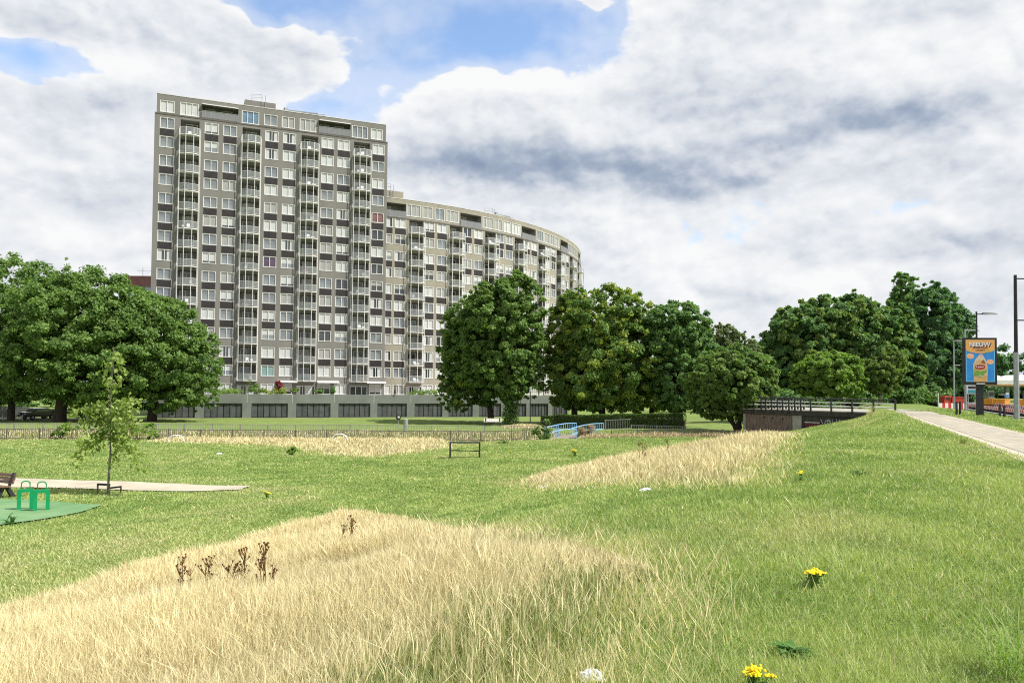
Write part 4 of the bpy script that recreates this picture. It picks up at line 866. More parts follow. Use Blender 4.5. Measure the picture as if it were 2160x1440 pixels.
cc = mixc(nt, sstep(n_.outputs[0], 0.4, 0.7, nt=nt), br.outputs[0], (0.38, 0.33, 0.25)); cc = mixc(nt, sstep(n2_.outputs[0], 0.55, 0.75, nt=nt), cc, (0.20, 0.18, 0.14)); nt.links.new(cc, b.inputs['Base Color']); b.inputs['Roughness'].default_value = 0.95
PA = math.atan2(-DX, DY)
def strip(name, s0, s1, t0, t1, z, m, kind='structure', wob=0.0):
    """A strip along the dyke between offsets s0 > s1 from t0 to t1."""
    mb = MB(); n = int((t1 - t0) / 0.8); o = ST(0, t0); r = random.Random(hash(name) % 99)
    e = [(-s0 - wob * r.random(), -s1 + wob * r.random(), i * (t1 - t0) / n) for i in range(n + 1)]
    for (a, b2, y), (a2, b22, y2) in zip(e[:-1], e[1:]): mb.face([(a, y, 0), (b2, y, 0), (b22, y2, 0), (a2, y2, 0)])
    ob = mb.build(name, m); ob.location = (o[0], o[1], z); ob.rotation_euler = (0, 0, PA); return tag(ob, kind=kind)
strip('path', -0.28, -2.25, -12, 66, 3.275, pm)
strip('path', 0.16, -0.24, -12, 58, 3.268, M['sand'], wob=0.16)
strip('path', -2.3, -2.55, -12, 58, 3.266, M['sand'], wob=0.16)
strip('road', -8.0, -19, -30, 300, 2.985, M['asphalt'])
mb = MB(); mb.box(7.75, 7.9, 0, 330, -0.2, 0.11); kb = mb.build('kerb', M['kerb']); o = ST(0, -30); kb.location = (o[0], o[1], 2.96); kb.rotation_euler = (0, 0, PA); tag(kb, kind='structure')
px_poly = lambda pts: [ground(a, b_) for a, b_ in pts]
SANDP = px_poly([(-160, 1006), (180, 1015), (380, 1021.5), (530, 1026.5), (505, 1034), (440, 1037), (250, 1034), (-160, 1025)])
sheet('path', SANDP, M['sand'], 0.045)
MATP = px_poly([(-200, 1055), (0, 1055), (120, 1060), (215, 1067), (170, 1082), (60, 1102), (-40, 1116), (-200, 1125)])
tag(sheet('sports_mat', MATP, M['mat_green'], 0.05, kind=None), 'green rubber sports surface under the two green push-up bars', 'sports mat')
# road side: pavement by the street at the far left
sheet('road', [(-100, 97), (-54, 99), (-52, 104), (-110, 104)], M['sand'], 0.05, 2.0)
# water in the ditch
mb = MB(); mb.hexa([(-200, ditch_y(-200) - 2.2, -0.9), (22, ditch_y(22) - 2.2, -0.9), (22, ditch_y(22) + 2.2, -0.9), (-200, ditch_y(-200) + 2.2, -0.9), (-200, ditch_y(-200) - 2.2, -0.42), (22, ditch_y(22) - 2.2, -0.42), (22, ditch_y(22) + 2.2, -0.42), (-200, ditch_y(-200) + 2.2, -0.42)])
tag(mb.build('water', M['water']), kind='structure')

# ------------------------------------------------------------------ fences along the ditch
def bar_fence(name, label, pts, hgt, step, mt, post_every=2.6, barr=0.017, rail=0.03, lift=0.0):
    x0, y0 = pts[0]; z0 = h1(x0, y0); root = empty(name, (x0, y0, z0), label, 'fence'); bars = MB(); rl = MB(); posts = []; carry = 0; pc = 0
    for (a, b2) in zip(pts[:-1], pts[1:]):
        a = Vector((*a, 0)); b2 = Vector((*b2, 0)); L = (b2 - a).length; n = max(1, int(L / step))
        for i in range(n):
            p = a.lerp(b2, i / n); z = h1(p.x, p.y) - z0 + lift; q = (p.x - x0, p.y - y0); bars.bar((*q, z + 0.1), (*q, z + hgt - 0.02), barr, 4)
        k = max(1, int(round(L / post_every)))
        for i in range(k):
            p = a.lerp(b2, i / k); p2 = a.lerp(b2, (i + 1) / k); z = h1(p.x, p.y) - z0 + lift; z2 = h1(p2.x, p2.y) - z0 + lift; q = (p.x - x0, p.y - y0); q2 = (p2.x - x0, p2.y - y0)
            pm_ = MB(); pm_.bar((*q, z - 0.1), (*q, z + hgt + 0.05), 0.05, 4); posts.append(pm_)
            rl.bar((*q, z + hgt), (*q2, z2 + hgt), rail, 4); rl.bar((*q, z + 0.14), (*q2, z2 + 0.14), rail * 0.8, 4)
    for i, p_ in enumerate(posts[:95]): p_.build('post', mt, root)
    bars.build('bars', mt, root); rl.build('rail', mt, root); return root
def fline(pxs, off): return [(x, ditch_y(x) + off) for x in pxs]
bar_fence('fence', 'dark low bar fence on the near bank of the ditch, left of the blue footbridge', fline([-62, -40, -20, 0.0, 1.6], -4.6), 0.85, 0.16, M['fence_dark'])
bar_fence('fence', 'grey low bar fence on the far bank of the ditch, left of the blue footbridge', fline([-70, -40, -20, 0, 4.5], 4.4), 0.82, 0.15, M['fence_grey'])
p0 = at(1104, 64.2)[:2]; p1 = at(1142, 65.2)[:2]; bar_fence('fence', 'short taller panel of dark bar fence joining the footbridge\'s left end', [p0, p1], 1.02, 0.16, M['fence_dark'])
p0 = at(1277, 72.5)[:2]; p1 = at(1331, 73.0)[:2]; bar_fence('fence', 'short tall grey fence panel at the footbridge\'s right end', [p0, p1], 1.0, 0.16, M['fence_grey'], lift=0.25)
bar_fence('fence', 'grey low bar fence before the hedge running to the brick wall', [at(1332, 72.5)[:2], at(1440, 72)[:2], at(1545, 71)[:2]], 0.72, 0.16, M['fence_grey'])
bar_fence('fence', 'weathered dark bar fence hidden by dry weeds right of the footbridge', [at(1290, 64.5)[:2], at(1400, 64.5)[:2], at(1560, 63.5)[:2]], 0.62, 0.2, M['fence_dark'])

# ------------------------------------------------------------------ blue footbridge
A0, A1 = at(1148, 64.5), at(1216, 72.5); B0, B1 = at(1206, 64.5), at(1273, 72.5)
fb = empty('footbridge', ((A0[0] + B0[0]) / 2, 64.5, 0.3), 'small footbridge with bright blue railings over the ditch', 'footbridge'); o = Vector(fb.location)
L0, L1, Q0, Q1 = (Vector((p[0], p[1], 0)) - Vector((o.x, o.y, 0)) for p in (A0, A1, B0, B1))
dk = MB(); e = 0.15
for i in range(8):
    t0, t1 = i / 8, (i + 1) / 8; za, zb = 0.06 + 0.16 * math.sin(math.pi * t0 * 0.85), 0.06 + 0.16 * math.sin(math.pi * t1 * 0.85)
    a, b_, c_, d_ = L0.lerp(L1, t0), Q0.lerp(Q1, t0), Q0.lerp(Q1, t1), L0.lerp(L1, t1)
    dk.hexa([(a.x - e, a.y, za - 0.25), (b_.x + e, b_.y, za - 0.25), (c_.x + e, c_.y, zb - 0.25), (d_.x - e, d_.y, zb - 0.25), (a.x - e, a.y, za), (b_.x + e, b_.y, za), (c_.x + e, c_.y, zb), (d_.x - e, d_.y, zb)])
dk.box(L0.x - 0.9, Q0.x + 0.2, -1.5, -0.01, -0.25, 0.05); dk.build('deck', M['deck_wood'], fb)
for (s_, e_) in ((L0, L1), (Q0, Q1)):
    m = MB(); n = 14
    P = lambda t, z: (s_.lerp(e_, t).x, s_.lerp(e_, t).y, z + 0.06 + 0.16 * math.sin(math.pi * t * 0.85))
    for i in range(n + 1): m.bar(P(i / n, -0.2), P(i / n, 1.05), 0.03 if i % 2 else 0.04, 4)
    for z in (0.52, 1.05):
        for i in range(n): m.bar(P(i / n, z), P((i + 1) / n, z), 0.04, 4)
    m.build('railing', M['blue'], fb)
m = MB(); p = zat(1262, 925, 64.6); m.hexa([(Q0.x + 1.6, 0.3, -0.8), (Q0.x + 2.9, 0.3, -0.8), (Q0.x + 2.9, 0.6, -0.8), (Q0.x + 1.6, 0.6, -0.8), (Q0.x + 1.6, 0.3, 0.25), (Q0.x + 2.2, 0.3, 0.2), (Q0.x + 2.2, 0.6, 0.2), (Q0.x + 1.6, 0.6, 0.25)]); m.build('abutment', M['concrete_dark'], fb)

# ------------------------------------------------------------------ brick bridge on the dyke
BL, BR = (zat(1570, 862, 69.5)[0], 69.5), (zat(1893, 872, 60.0)[0], 60.0)
BA = math.atan2(BR[1] - BL[1], BR[0] - BL[0]); W_ = math.hypot(BR[0] - BL[0], BR[1] - BL[1])
def bxl(px):                                                     # how far along the bridge's face a column of the photo meets it
    v = ray(px, 850); a, c_ = v[0], v[1]; ux, uy = math.cos(BA), math.sin(BA); return (BL[1] * a - BL[0] * c_) / (ux * c_ - uy * a)
BPOLY = [(BL[0] + math.cos(BA) * u - math.sin(BA) * v_, BL[1] + math.sin(BA) * u + math.cos(BA) * v_) for u, v_ in ((-0.3, -0.1), (W_ + 0.2, -0.1), (W_ + 0.2, 9.3), (-0.3, 9.3))]
vb = empty('bridge', (BL[0], BL[1], 3.02), 'low brick and concrete bridge with black and white railings and graffiti', 'bridge', rz=BA)
ZT = 0.06                                                        # deck level above the bridge's origin
m = MB(); m.box(0.1, bxl(1672) - 0.06, 0.12, 9.0, -3.6, -0.40); m.build('brick_wall', M['dark_brick'], vb)
m = MB(); m.box(bxl(1672) + 0.76, W_ - 0.02, 0.12, 9.0, -3.6, -0.40); m.build('wall', M['concrete_dark'], vb)
m = MB(); m.box(-0.2, W_ + 0.05, 0.0, 9.2, -0.40, -0.02); m.build('edge_beam', M['concrete_dark'], vb)
m = MB(); m.box(-0.2, W_ + 0.1, 0.01, 9.2, -0.018, ZT); m.build('deck', M['concrete'], vb)
m = MB(); x = bxl(1672); m.box(x - 0.05, x + 0.75, 0.06, 0.3, -2.5, -0.42); m.build('pier', M['concrete'], vb)
m = MB(); x0, x1 = bxl(1697), bxl(1728); m.box(x0, x1, 0.05, 0.118, -2.2, -1.0); m.build('door', M['maroon'], vb); m = MB(); m.box(x0 - 0.02, x1 + 0.02, 0.03, 0.118, -0.995, -0.93); m.build('door_lintel', M['white_wood'], vb)
m = MB(); m.box(-0.14, 0.09, 0.04, 9.0, -3.6, -0.42); m.build('end_pillar', M['concrete'], vb)
m = MB()
for x, z in ((bxl(1609), -0.75), (bxl(1627), -0.8), (bxl(1648), -0.85)): m.box(x, x + 0.12, 0.10, 0.125, z, z + 0.16)
m.build('weep_hole', M['dark_gap'], vb)
gf = MB(); x = bxl(1730); hg = [(0, -0.75), (0.25, -1.35), (0.4, -0.9), (0.62, -0.8), (0.5, -1.3), (0.85, -1.25), (0.8, -0.8), (0.62, -0.75), (0.98, -1.25), (1.0, -0.7), (1.02, -1.3), (1.0, -1.0), (1.35, -0.95), (1.35, -0.65), (1.35, -1.3), (1.5, -1.25), (1.55, -0.7), (1.9, -1.2), (1.95, -0.7), (2.1, -1.15), (2.15, -0.75), (2.5, -0.65), (2.2, -0.95), (2.45, -1.1), (2.8, -1.1), (2.85, -0.6), (3.2, -1.05), (3.25, -0.55), (3.3, -1.0), (3.55, -0.55)]
for (a, b_), (c_, d_) in zip(hg[:-1], hg[1:]): gf.bar((x + a, 0.115, b_ * 0.9), (x + c_, 0.115, d_ * 0.9), 0.035, 4)
gf.build('graffiti', M['graffiti'], vb)
def railing(name, par, y, xs, top, mt_p, hi=1.06):
    m = MB(); m.bar((xs[0], y, hi), (xs[-1], y, hi), 0.05, 6); r = m.build('top_rail', M['black'], par)
    m = MB()
    for z in (0.40, 0.72): m.bar((xs[0], y - 0.05, z + 0.04), (xs[-1], y - 0.05, z + 0.04), 0.055, 8)
    m.build('white_rail', M['white'], par)
    for x in xs: m = MB(); m.box(x - 0.055, x + 0.055, y - 0.12, y + 0.03, ZT - 0.2, hi); m.build('post', M['black'], par)
xs = [bxl(1560 + v / 6) for v in (90, 180, 275, 330, 405, 480, 545, 625, 700, 775, 900, 1160, 1425, 1695, 1970)]
railing('railing', vb, 0.06, xs, 1.06, None); railing('railing', vb, 1.9, [0.3 + 0.55 * i for i in range(9)], 1.06, None)
m = MB()
for z in (0.40, 0.72): m.box(-0.03 + xs[0], 0.03 + xs[0], 0.1, 1.8, z, z + 0.085)
m.build('white_rail', M['white'], vb)
ap = strip('path', 0.2, -3.2, 60, 72, 3.262, M['concrete'])

# ------------------------------------------------------------------ things on the lawn
tx, ty, tz = at(982, 46)
tb = empty('steel_frame', (tx, ty, tz), 'black table-like steel exercise frame standing alone on the lawn', 'exercise frame', rz=0.06)
w2, d2 = 0.92, 0.32
m = MB(); m.box(-w2, w2, -d2, d2, 0.90, 0.95); m.build('top', M['black'], tb)
for sx_ in (-1, 1):
    for sy_ in (-1, 1): m = MB(); m.box(sx_ * w2 - 0.045 * sx_ - 0.045, sx_ * w2 - 0.045 * sx_ + 0.045, sy_ * d2 - 0.045 * sy_ - 0.045, sy_ * d2 - 0.045 * sy_ + 0.045, -0.1, 0.898); m.build('leg', M['black'], tb)
m = MB(); m.bar((-w2 + 0.05, -d2 + 0.05, 0.45), (w2 - 0.05, d2 - 0.05, 0.40), 0.025, 4); m.bar((-w2 + 0.05, d2 - 0.05, 0.46), (w2 - 0.05, -d2 + 0.05, 0.41), 0.022, 4); m.build('brace', M['black'], tb)
# push-up bars
def push_bar(px, label, d):
    x, y, z = at(px, d); r = empty('push_up_bar', (x, y, z + 0.05), label, 'exercise bar', 'green exercise bars on the mat', rz=0.5); w_ = 0.25
    m = MB()
    m.box(-w_, w_, -0.06, 0.06, 0.60, 0.71); m.build('beam', M['green_paint'], r)
    for s_ in (-1, 1): m = MB(); m.box(s_ * (w_ - 0.06) - 0.06, s_ * (w_ - 0.06) + 0.06, -0.06, 0.06, -0.08, 0.598); m.build('leg', M['green_paint'], r)
    m = MB(); pts = [(-0.13, 0, 0.70)] + [(-0.13 * math.cos(t) if abs(math.cos(t)) > 0 else 0, 0, 0.90 + 0.09 * math.sin(t)) for t in [i * math.pi / 8 for i in range(9)]] + [(0.13, 0, 0.70)]; m.path(pts, 0.022, 7); m.build('handle', M['green_paint'], r)
push_bar(60, 'green push-up bar with loop handle, the one nearer the bench', 27.3); push_bar(94, 'green push-up bar with loop handle, the one farther from the bench', 27.0)
def bench(name, x, y, z, rz, L, label, slat, leg, group=None):
    r = empty(name, (x, y, z), label, 'bench', group, rz); m = MB()
    for i in range(4): m.box(-L / 2, L / 2, -0.42 + i * 0.12, -0.32 + i * 0.12, 0.43 - i * 0.008, 0.47 - i * 0.008)
    m.build('seat', slat, r); m = MB()
    for i in range(3): zz = 0.52 + i * 0.13; yy = 0.09 + i * 0.045; m.hexa([(-L / 2, yy, zz), (L / 2, yy, zz), (L / 2, yy + 0.035, zz), (-L / 2, yy + 0.035, zz), (-L / 2, yy + 0.035, zz + 0.11), (L / 2, yy + 0.035, zz + 0.11), (L / 2, yy + 0.07, zz + 0.11), (-L / 2, yy + 0.07, zz + 0.11)])
    m.build('backrest', slat, r)
    for s_ in (-1, 1):
        m = MB(); xx = s_ * (L / 2 - 0.22)
        m.hexa([(xx - 0.07, -0.44, -0.05), (xx + 0.07, -0.44, -0.05), (xx + 0.07, -0.28, -0.05), (xx - 0.07, -0.28, -0.05), (xx - 0.07, -0.36, 0.42), (xx + 0.07, -0.36, 0.42), (xx + 0.07, -0.1, 0.42), (xx - 0.07, -0.1, 0.42)])
        m.hexa([(xx - 0.07, 0.16, -0.05), (xx + 0.07, 0.16, -0.05), (xx + 0.07, 0.36, -0.05), (xx - 0.07, 0.36, -0.05), (xx - 0.07, -0.08, 0.418), (xx + 0.07, -0.08, 0.418), (xx + 0.07, 0.06, 0.418), (xx - 0.07, 0.06, 0.418)])
        m.hexa([(xx - 0.07, 0.04, 0.40), (xx + 0.07, 0.04, 0.40), (xx + 0.07, 0.085, 0.40), (xx - 0.07, 0.085, 0.40), (xx - 0.07, 0.21, 0.93), (xx + 0.07, 0.21, 0.93), (xx + 0.07, 0.30, 0.93), (xx - 0.07, 0.30, 0.93)]); m.build('leg', leg, r)
        m = MB(); m.path([(xx, 0.14, 0.66), (xx, -0.15, 0.68), (xx, -0.38, 0.66), (xx, -0.42, 0.58), (xx, -0.38, 0.47)], 0.028, 6); m.build('armrest', leg, r)
x, y, z = at(-1, 30.6); bench('park_bench', x, y, z, -0.5 + math.pi * 0.0, 1.9, 'wooden slatted bench with black cast frame, cut off by the photo\'s edge', M['wood_slat'], M['black'])
x, y, z = at(1040, 91); bench('park_bench', x, y, z, 0.05, 2.1, 'white slatted bench in front of the ivy-clad chestnut', M['white_wood'], M['black'])
x, y, z = at(1412, 88); bench('park_bench', x, y, z, 0.15, 1.9, 'dim bench in the shade beyond the long hedge', M['white_wood'], M['black'])
x, y, z = at(857, 80); lb = empty('litter_bin', (x, y, z), 'grey cylindrical litter bin on the far lawn', 'bin'); m = MB(); m.path([(0, 0, -0.05), (0, 0, 0.04), (0, 0, 0.95), (0, 0, 0.99)], 0.24, 14, 0.24); m.build('body', M['steel'], lb, True); m = MB(); m.path([(0, 0, 0.992), (0, 0, 1.06)], 0.25, 14, 0.12); m.build('lid', M['steel'], lb)
x, y, z = at(841, 82); sg = empty('sign_post', (x, y, z), 'little thin post with a round black and white sign beside the grey bin', 'sign'); m = MB(); m.bar((0, 0, -0.1), (0, 0, 1.0), 0.03, 6); m.build('post', M['steel'], sg); m = MB(); m.bar((0, -0.03, 1.15), (0, 0.03, 1.15), 0.28, 12); m.build('plate', M['black'], sg); m = MB(); m.bar((0.05, -0.05, 1.18), (0.05, -0.031, 1.18), 0.13, 10); m.build('symbol', M['white'], sg)
for px, d, lb_ in ((374, 58.8, 'white hoop arched over the fence foot near the sapling'), (718, 59.6, 'white hoop half sunk in the far dry grass')):
    x, y, z = at(px, d); m = MB(); m.path([(-0.6 * math.cos(t), 0, 0.48 * math.sin(t)) for t in [i * math.pi / 10 for i in range(11)]], 0.045, 6); o = m.build('hoop', M['plastic_white']); o.location = (x, y, z + (0.25 if px == 718 else 0.1)); tag(o, lb_, 'hoop', 'white hoops by the ditch fence')
# ---- far left: wall, car, bollards, house
m = MB(); x0, y0, z0 = at(-90, 106); x1, y1, z1 = at(63, 106); m.box(0, x1 - x0, 0, 0.3, -0.1, 1.35); o = m.build('garden_wall', M['garage_wall']); o.location = (x0, y0, z0); tag(o, 'plain grey wall across the street behind the chestnuts', 'wall')
for px, lb_ in ((8, 'short grey bollard by the photo\'s edge'), (29, 'middle short grey bollard on the street side'), (49, 'short grey bollard nearest the parked car')):
    x, y, z = at(px, 97); m = MB(); m.path([(0, 0, -0.05), (0, 0, 0.78), (0, 0, 0.84)], 0.07, 8, 0.06); o = m.build('bollard', M['steel']); o.location = (x, y, z); tag(o, lb_, 'bollard', 'bollards along the street')
def car(px, d, rz, label):
    x, y, z = at(px, d); r = empty('parked_car', (x, y, z), label, 'car', None, rz); m = MB()
    prof = [(-2.1, 0.35), (-2.15, 0.75), (-1.95, 0.95), (-1.2, 1.02), (-0.6, 1.45), (0.7, 1.5), (1.45, 1.08), (2.0, 0.95), (2.15, 0.7), (2.1, 0.35)]
    n = len(prof)
    for s_ in (-1, 1): m.face([(px_, s_ * 0.86, pz) for px_, pz in (prof if s_ < 0 else prof[::-1])])
    for i in range(n): (a, b_), (c_, d_) = prof[i], prof[(i + 1) % n]; m.face([(a, 0.86, b_), (c_, 0.86, d_), (c_, -0.86, d_), (a, -0.86, b_)])
    m.build('body', M['car_paint'], r); m = MB()
    for s_ in (-1, 1): m.face([(-1.0, s_ * 0.875, 1.03), (1.25, s_ * 0.875, 1.05), (0.65, s_ * 0.875, 1.42), (-0.55, s_ * 0.875, 1.38)][::s_])
    m.face([(-1.18, -0.75, 1.06), (-0.64, -0.72, 1.43), (-0.64, 0.72, 1.43), (-1.18, 0.75, 1.06)]); m.face([(1.42, 0.75, 1.115), (0.74, 0.72, 1.495), (0.74, -0.72, 1.495), (1.42, -0.75, 1.115)]); m.build('window', M['pane_sky'], r)
    for sx_ in (-1.3, 1.3):
        for sy_ in (-0.8, 0.8): m = MB(); m.bar((sx_, sy_ - 0.1, 0.32), (sx_, sy_ + 0.1, 0.32), 0.32, 14); w_ = m.build('wheel', M['tyre'], r); m = MB(); m.bar((sx_, sy_ - 0.11, 0.32), (sx_, sy_ + 0.11, 0.32), 0.19, 10); m.build('rim', M['steel'], w_)
    for sy_ in (-0.6, 0.6): m = MB(); m.box(-2.18, -2.05, sy_ - 0.18, sy_ + 0.18, 0.68, 0.8); m.build('headlight', M['white'], r)
    m = MB(); m.box(-2.2, -2.1, -0.26, 0.26, 0.4, 0.52); m.build('number_plate', M['white'], r)
car(82, 101, 1.15, 'dark car parked behind the bollards under the chestnuts')
p = zat(297, 582, 175); bo = empty('flat_building', (p[0], 175, 0), 'distant flat roofed building with brown top and bluish cladding beside the tower', 'building')
hh = p[2]; m = MB(); m.box(-2.6, 9, 0, 12, -0.2, hh - 2.4); m.build('wall', M['clad_blue'], bo); m = MB(); m.box(-2.8, 9.2, -0.2, 12.2, hh - 2.4, hh); m.build('roof', M['brick_red'], bo)
for x_ in (-1.0, 1.6): m = MB(); m.bar((x_, 3, hh), (x_, 3, hh + 2.4), 0.06, 4); m.bar((x_ - 1.3, 3, hh + 1.7), (x_ + 1.3, 3, hh + 1.5), 0.045, 4); m.build('aerial', M['steel'], bo)
x, y, z = at(1119, 93); lp = empty('street_lamp', (x, y, z), 'thin dark lamp post standing in front of the garage doors', 'lamp post'); m = MB(); m.bar((0, 0, -0.1), (0, 0, 4.2), 0.07, 8, 0.05); m.build('pole', M['black'], lp); m = MB(); m.path([(0, 0, 4.2), (0, 0, 4.3), (0, 0, 4.65), (0, 0, 4.75)], 0.2, 10, 0.12); m.build('lamp_head', M['steel'], lp)

# ------------------------------------------------------------------ right: lamp posts, billboard, filling station
def lamp(px, d, top_py, label, arms=(), r=0.09, two_tone=False, head=1.2):
    x, y, z = at(px, d); h = zat(px, top_py, d)[2] - z; o = empty('street_lamp', (x, y, z), label, 'lamp post', 'lamp posts by the road'); m = MB()
    if two_tone: m.bar((0, 0, -0.1), (0, 0, h * 0.47), r * 1.25, 10, r * 1.1); m.build('pole', M['steel'], o); m = MB(); m.bar((0, 0, h * 0.468), (0, 0, h), r * 0.85, 10, r * 0.7); m.build('upper_pole', M['black'], o)
    else: m.bar((0, 0, -0.1), (0, 0, h), r, 10, r * 0.7); m.build('pole', M['steel'], o)
    for (fz, L, hd) in arms:
        m = MB(); m.bar((0, 0, h * fz), (L, 0, h * fz), 0.04, 6)
        a = m.build('arm', M['black'] if two_tone else M['steel'], o)
        if hd: m = MB(); m.hexa([(L - 0.5, -0.14, h * fz - 0.02), (L + 0.7, -0.12, h * fz - 0.02), (L + 0.7, 0.12, h * fz - 0.02), (L - 0.5, 0.14, h * fz - 0.02), (L - 0.4, -0.08, h * fz + 0.12), (L + 0.5, -0.06, h * fz + 0.10), (L + 0.5, 0.06, h * fz + 0.10), (L - 0.4, 0.08, h * fz + 0.12)]); m.build('lamp_head', M['black'], a)
    return o
lamp(2144, 47, 580, 'tall lamp post with dark upper half at the photo\'s right edge', ((0.975, 1.6, True), (0.69, 1.0, False)), 0.13, True)
lamp(2061, 58, 657, 'dark topped lamp post rising behind the advertising board', ((0.975, 0.9, True),), 0.09, True)
lamp(2036.5, 63, 694, 'grey lamp post standing just left behind the advertising board', ((0.985, 1.2, False),), 0.10)
lamp(2012.5, 69, 717, 'thin grey lamp post with two side arms left of the advertising board', ((0.985, 0.55, True), (0.64, 0.55, False)), 0.075)
# billboard
d = 50.0; x, y, z = at(2066.5, d); bbx = empty('advertising_board', (x, y, z), 'upright black advertising board showing an orange and blue drink poster', 'billboard', rz=-0.16); k = d / F_PX
zc0, zc1 = (zat(2066, 811.5, d)[2] - z), (zat(2066, 712.5, d)[2] - z); hw = 32.5 * k
m = MB(); m.box(-hw, hw, -0.12, 0.12, zc0, zc1); m.build('frame', M['black'], bbx); m = MB(); m.box(-0.2, 0.2, -0.09, 0.09, -0.2, zc0 - 0.002); m.build('pole', M['black'], bbx)
pw0, pw1, pz0, pz1 = -hw + 0.13, hw - 0.13, zc0 + 0.2, zc1 - 0.13
PWd, PHt = pw1 - pw0, pz1 - pz0; yy = -0.124
def poly(mb, pts, lv): mb.face([(pw0 + PWd * a, yy - 0.003 * lv, pz0 + PHt * b_) for a, b_ in pts])
def disc(cx, cy, rx, ry, n=20): return [(cx + rx * math.cos(2 * math.pi * i / n), cy + ry * math.sin(2 * math.pi * i / n)) for i in range(n)]
po = MB(); poly(po, [(0, 0), (1, 0), (1, 1), (0, 1)], 0); po = po.build('poster', M['ad_blue'], bbx)
def ad(name, mt, *polys):
    mb = MB()
    for pts, lv in polys: poly(mb, pts, lv)
    return mb.build(name, M[mt], po)
ad('poster_border', 'ad_cyan', ([(0, 0), (0.03, 0), (0.03, 0.78), (0, 0.78)], 1), ([(0.97, 0), (1, 0), (1, 0.78), (0.97, 0.78)], 1), ([(0.03, 0), (0.97, 0), (0.97, 0.02), (0.03, 0.02)], 1))
ad('orange_cloud', 'ad_orange', ([(0, 1), (0, 0.78)] + [(0.5 - 0.5 * math.cos(t), 0.78 - 0.10 * math.sin(t)) for t in [i * math.pi / 14 for i in range(1, 14)]] + [(1, 0.78), (1, 1)], 2))
ad('orange_slice', 'ad_rim', (disc(0.16, 0.61, 0.125, 0.065), 2), (disc(0.84, 0.475, 0.125, 0.06), 2)); ad('slice_flesh', 'ad_peach', (disc(0.16, 0.612, 0.10, 0.050), 3), (disc(0.84, 0.477, 0.10, 0.046), 3))
ad('glass', 'ad_pale', ([(0.27, 0), (0.25, 0.30), (0.26, 0.42), (0.33, 0.53), (0.43, 0.62), (0.47, 0.66), (0.58, 0.66), (0.62, 0.60), (0.70, 0.50), (0.74, 0.40), (0.75, 0.28), (0.73, 0)], 2))
ad('drink', 'ad_amber', ([(0.29, 0), (0.27, 0.28), (0.30, 0.42), (0.40, 0.51), (0.60, 0.51), (0.70, 0.40), (0.72, 0.28), (0.71, 0)], 3)); ad('drink_green', 'ad_leaf', ([(0.28, 0.14), (0.28, 0.30), (0.5, 0.24), (0.72, 0.30), (0.715, 0.20), (0.5, 0.10)], 4), ([(0.68, 0.70), (0.78, 0.74), (0.84, 0.72), (0.76, 0.68)], 4))
ad('ice', 'ad_pale', ([(0.33, 0.40), (0.42, 0.50), (0.46, 0.43)], 5), ([(0.6, 0.17), (0.72, 0.22), (0.7, 0.15)], 5), ([(0.3, 0.12), (0.5, 0.155), (0.7, 0.13), (0.5, 0.13)], 5)); ad('straw', 'ad_brown', ([(0.52, 0.47), (0.62, 0.53), (0.68, 0.43), (0.60, 0.44)], 5))
ad('logo_plate', 'ad_red', ([(0.33, 0.325), (0.37, 0.31), (0.5, 0.30), (0.62, 0.31), (0.655, 0.325), (0.655, 0.375), (0.62, 0.395), (0.5, 0.405), (0.37, 0.395), (0.33, 0.375)], 6))
def lettering(name, text, mt, cx, cz, wid, hgt, lv, par, base=None, bold=0.0, depth=0.004):
    cu = bpy.data.curves.new(name, 'FONT'); cu.body = text; cu.align_x = 'CENTER'; cu.align_y = 'CENTER'; cu.offset = bold; cu.resolution_u = 3
    to = bpy.data.objects.new(name, cu); C.objects.link(to); dg = bpy.context.evaluated_depsgraph_get(); me = bpy.data.meshes.new_from_object(to.evaluated_get(dg)); bpy.data.objects.remove(to); bpy.data.curves.remove(cu)
    n = len(me.vertices); co = np.empty(n * 3, np.float32); me.vertices.foreach_get('co', co); co = co.reshape(-1, 3); lo, hi = co.min(0), co.max(0); c_ = (lo + hi) / 2
    out = np.zeros_like(co); out[:, 0] = cx + (co[:, 0] - c_[0]) / max(hi[0] - lo[0], 1e-6) * wid; out[:, 2] = cz + (co[:, 1] - c_[1]) / max(hi[1] - lo[1], 1e-6) * hgt; out[:, 1] = lv
    me.vertices.foreach_set('co', out.ravel()); me.name = name; me.materials.clear(); me.materials.append(mt); me.update(); return link(me, name, par)
P_ = lambda a, b_: (pw0 + PWd * a, pz0 + PHt * b_)
for (txt, mt, a, b_, w_, h_, lv, bold) in (('NIEUW', 'ad_ink', 0.525, 0.875, 0.74, 0.105, 3, 0.05), ('NIEUW', 'ad_white', 0.495, 0.89, 0.73, 0.10, 4, 0.03), ('SPARKLING', 'ad_ink', 0.5, 0.805, 0.52, 0.036, 4, 0.03), ('GREEN', 'ad_ink', 0.5, 0.752, 0.32, 0.036, 4, 0.03), ('Lipton', 'ad_white', 0.49, 0.352, 0.26, 0.05, 7, 0.02)):
    c_ = P_(a, b_); lettering('lettering', txt, M[mt], c_[0], c_[1], w_ * PWd, h_ * PHt, yy - 0.003 * lv, po, bold=bold)
m = MB(); m.box(-0.24, 0.28, -0.135, -0.121, zc0 + 0.05, zc0 + 0.11); m.build('maker_plate', M['ad_white'], bbx)
m = MB(); m.box(-0.26, 0.26, -0.15, 0.15, -0.1, 0.06); m.build('base', M['black'], bbx)
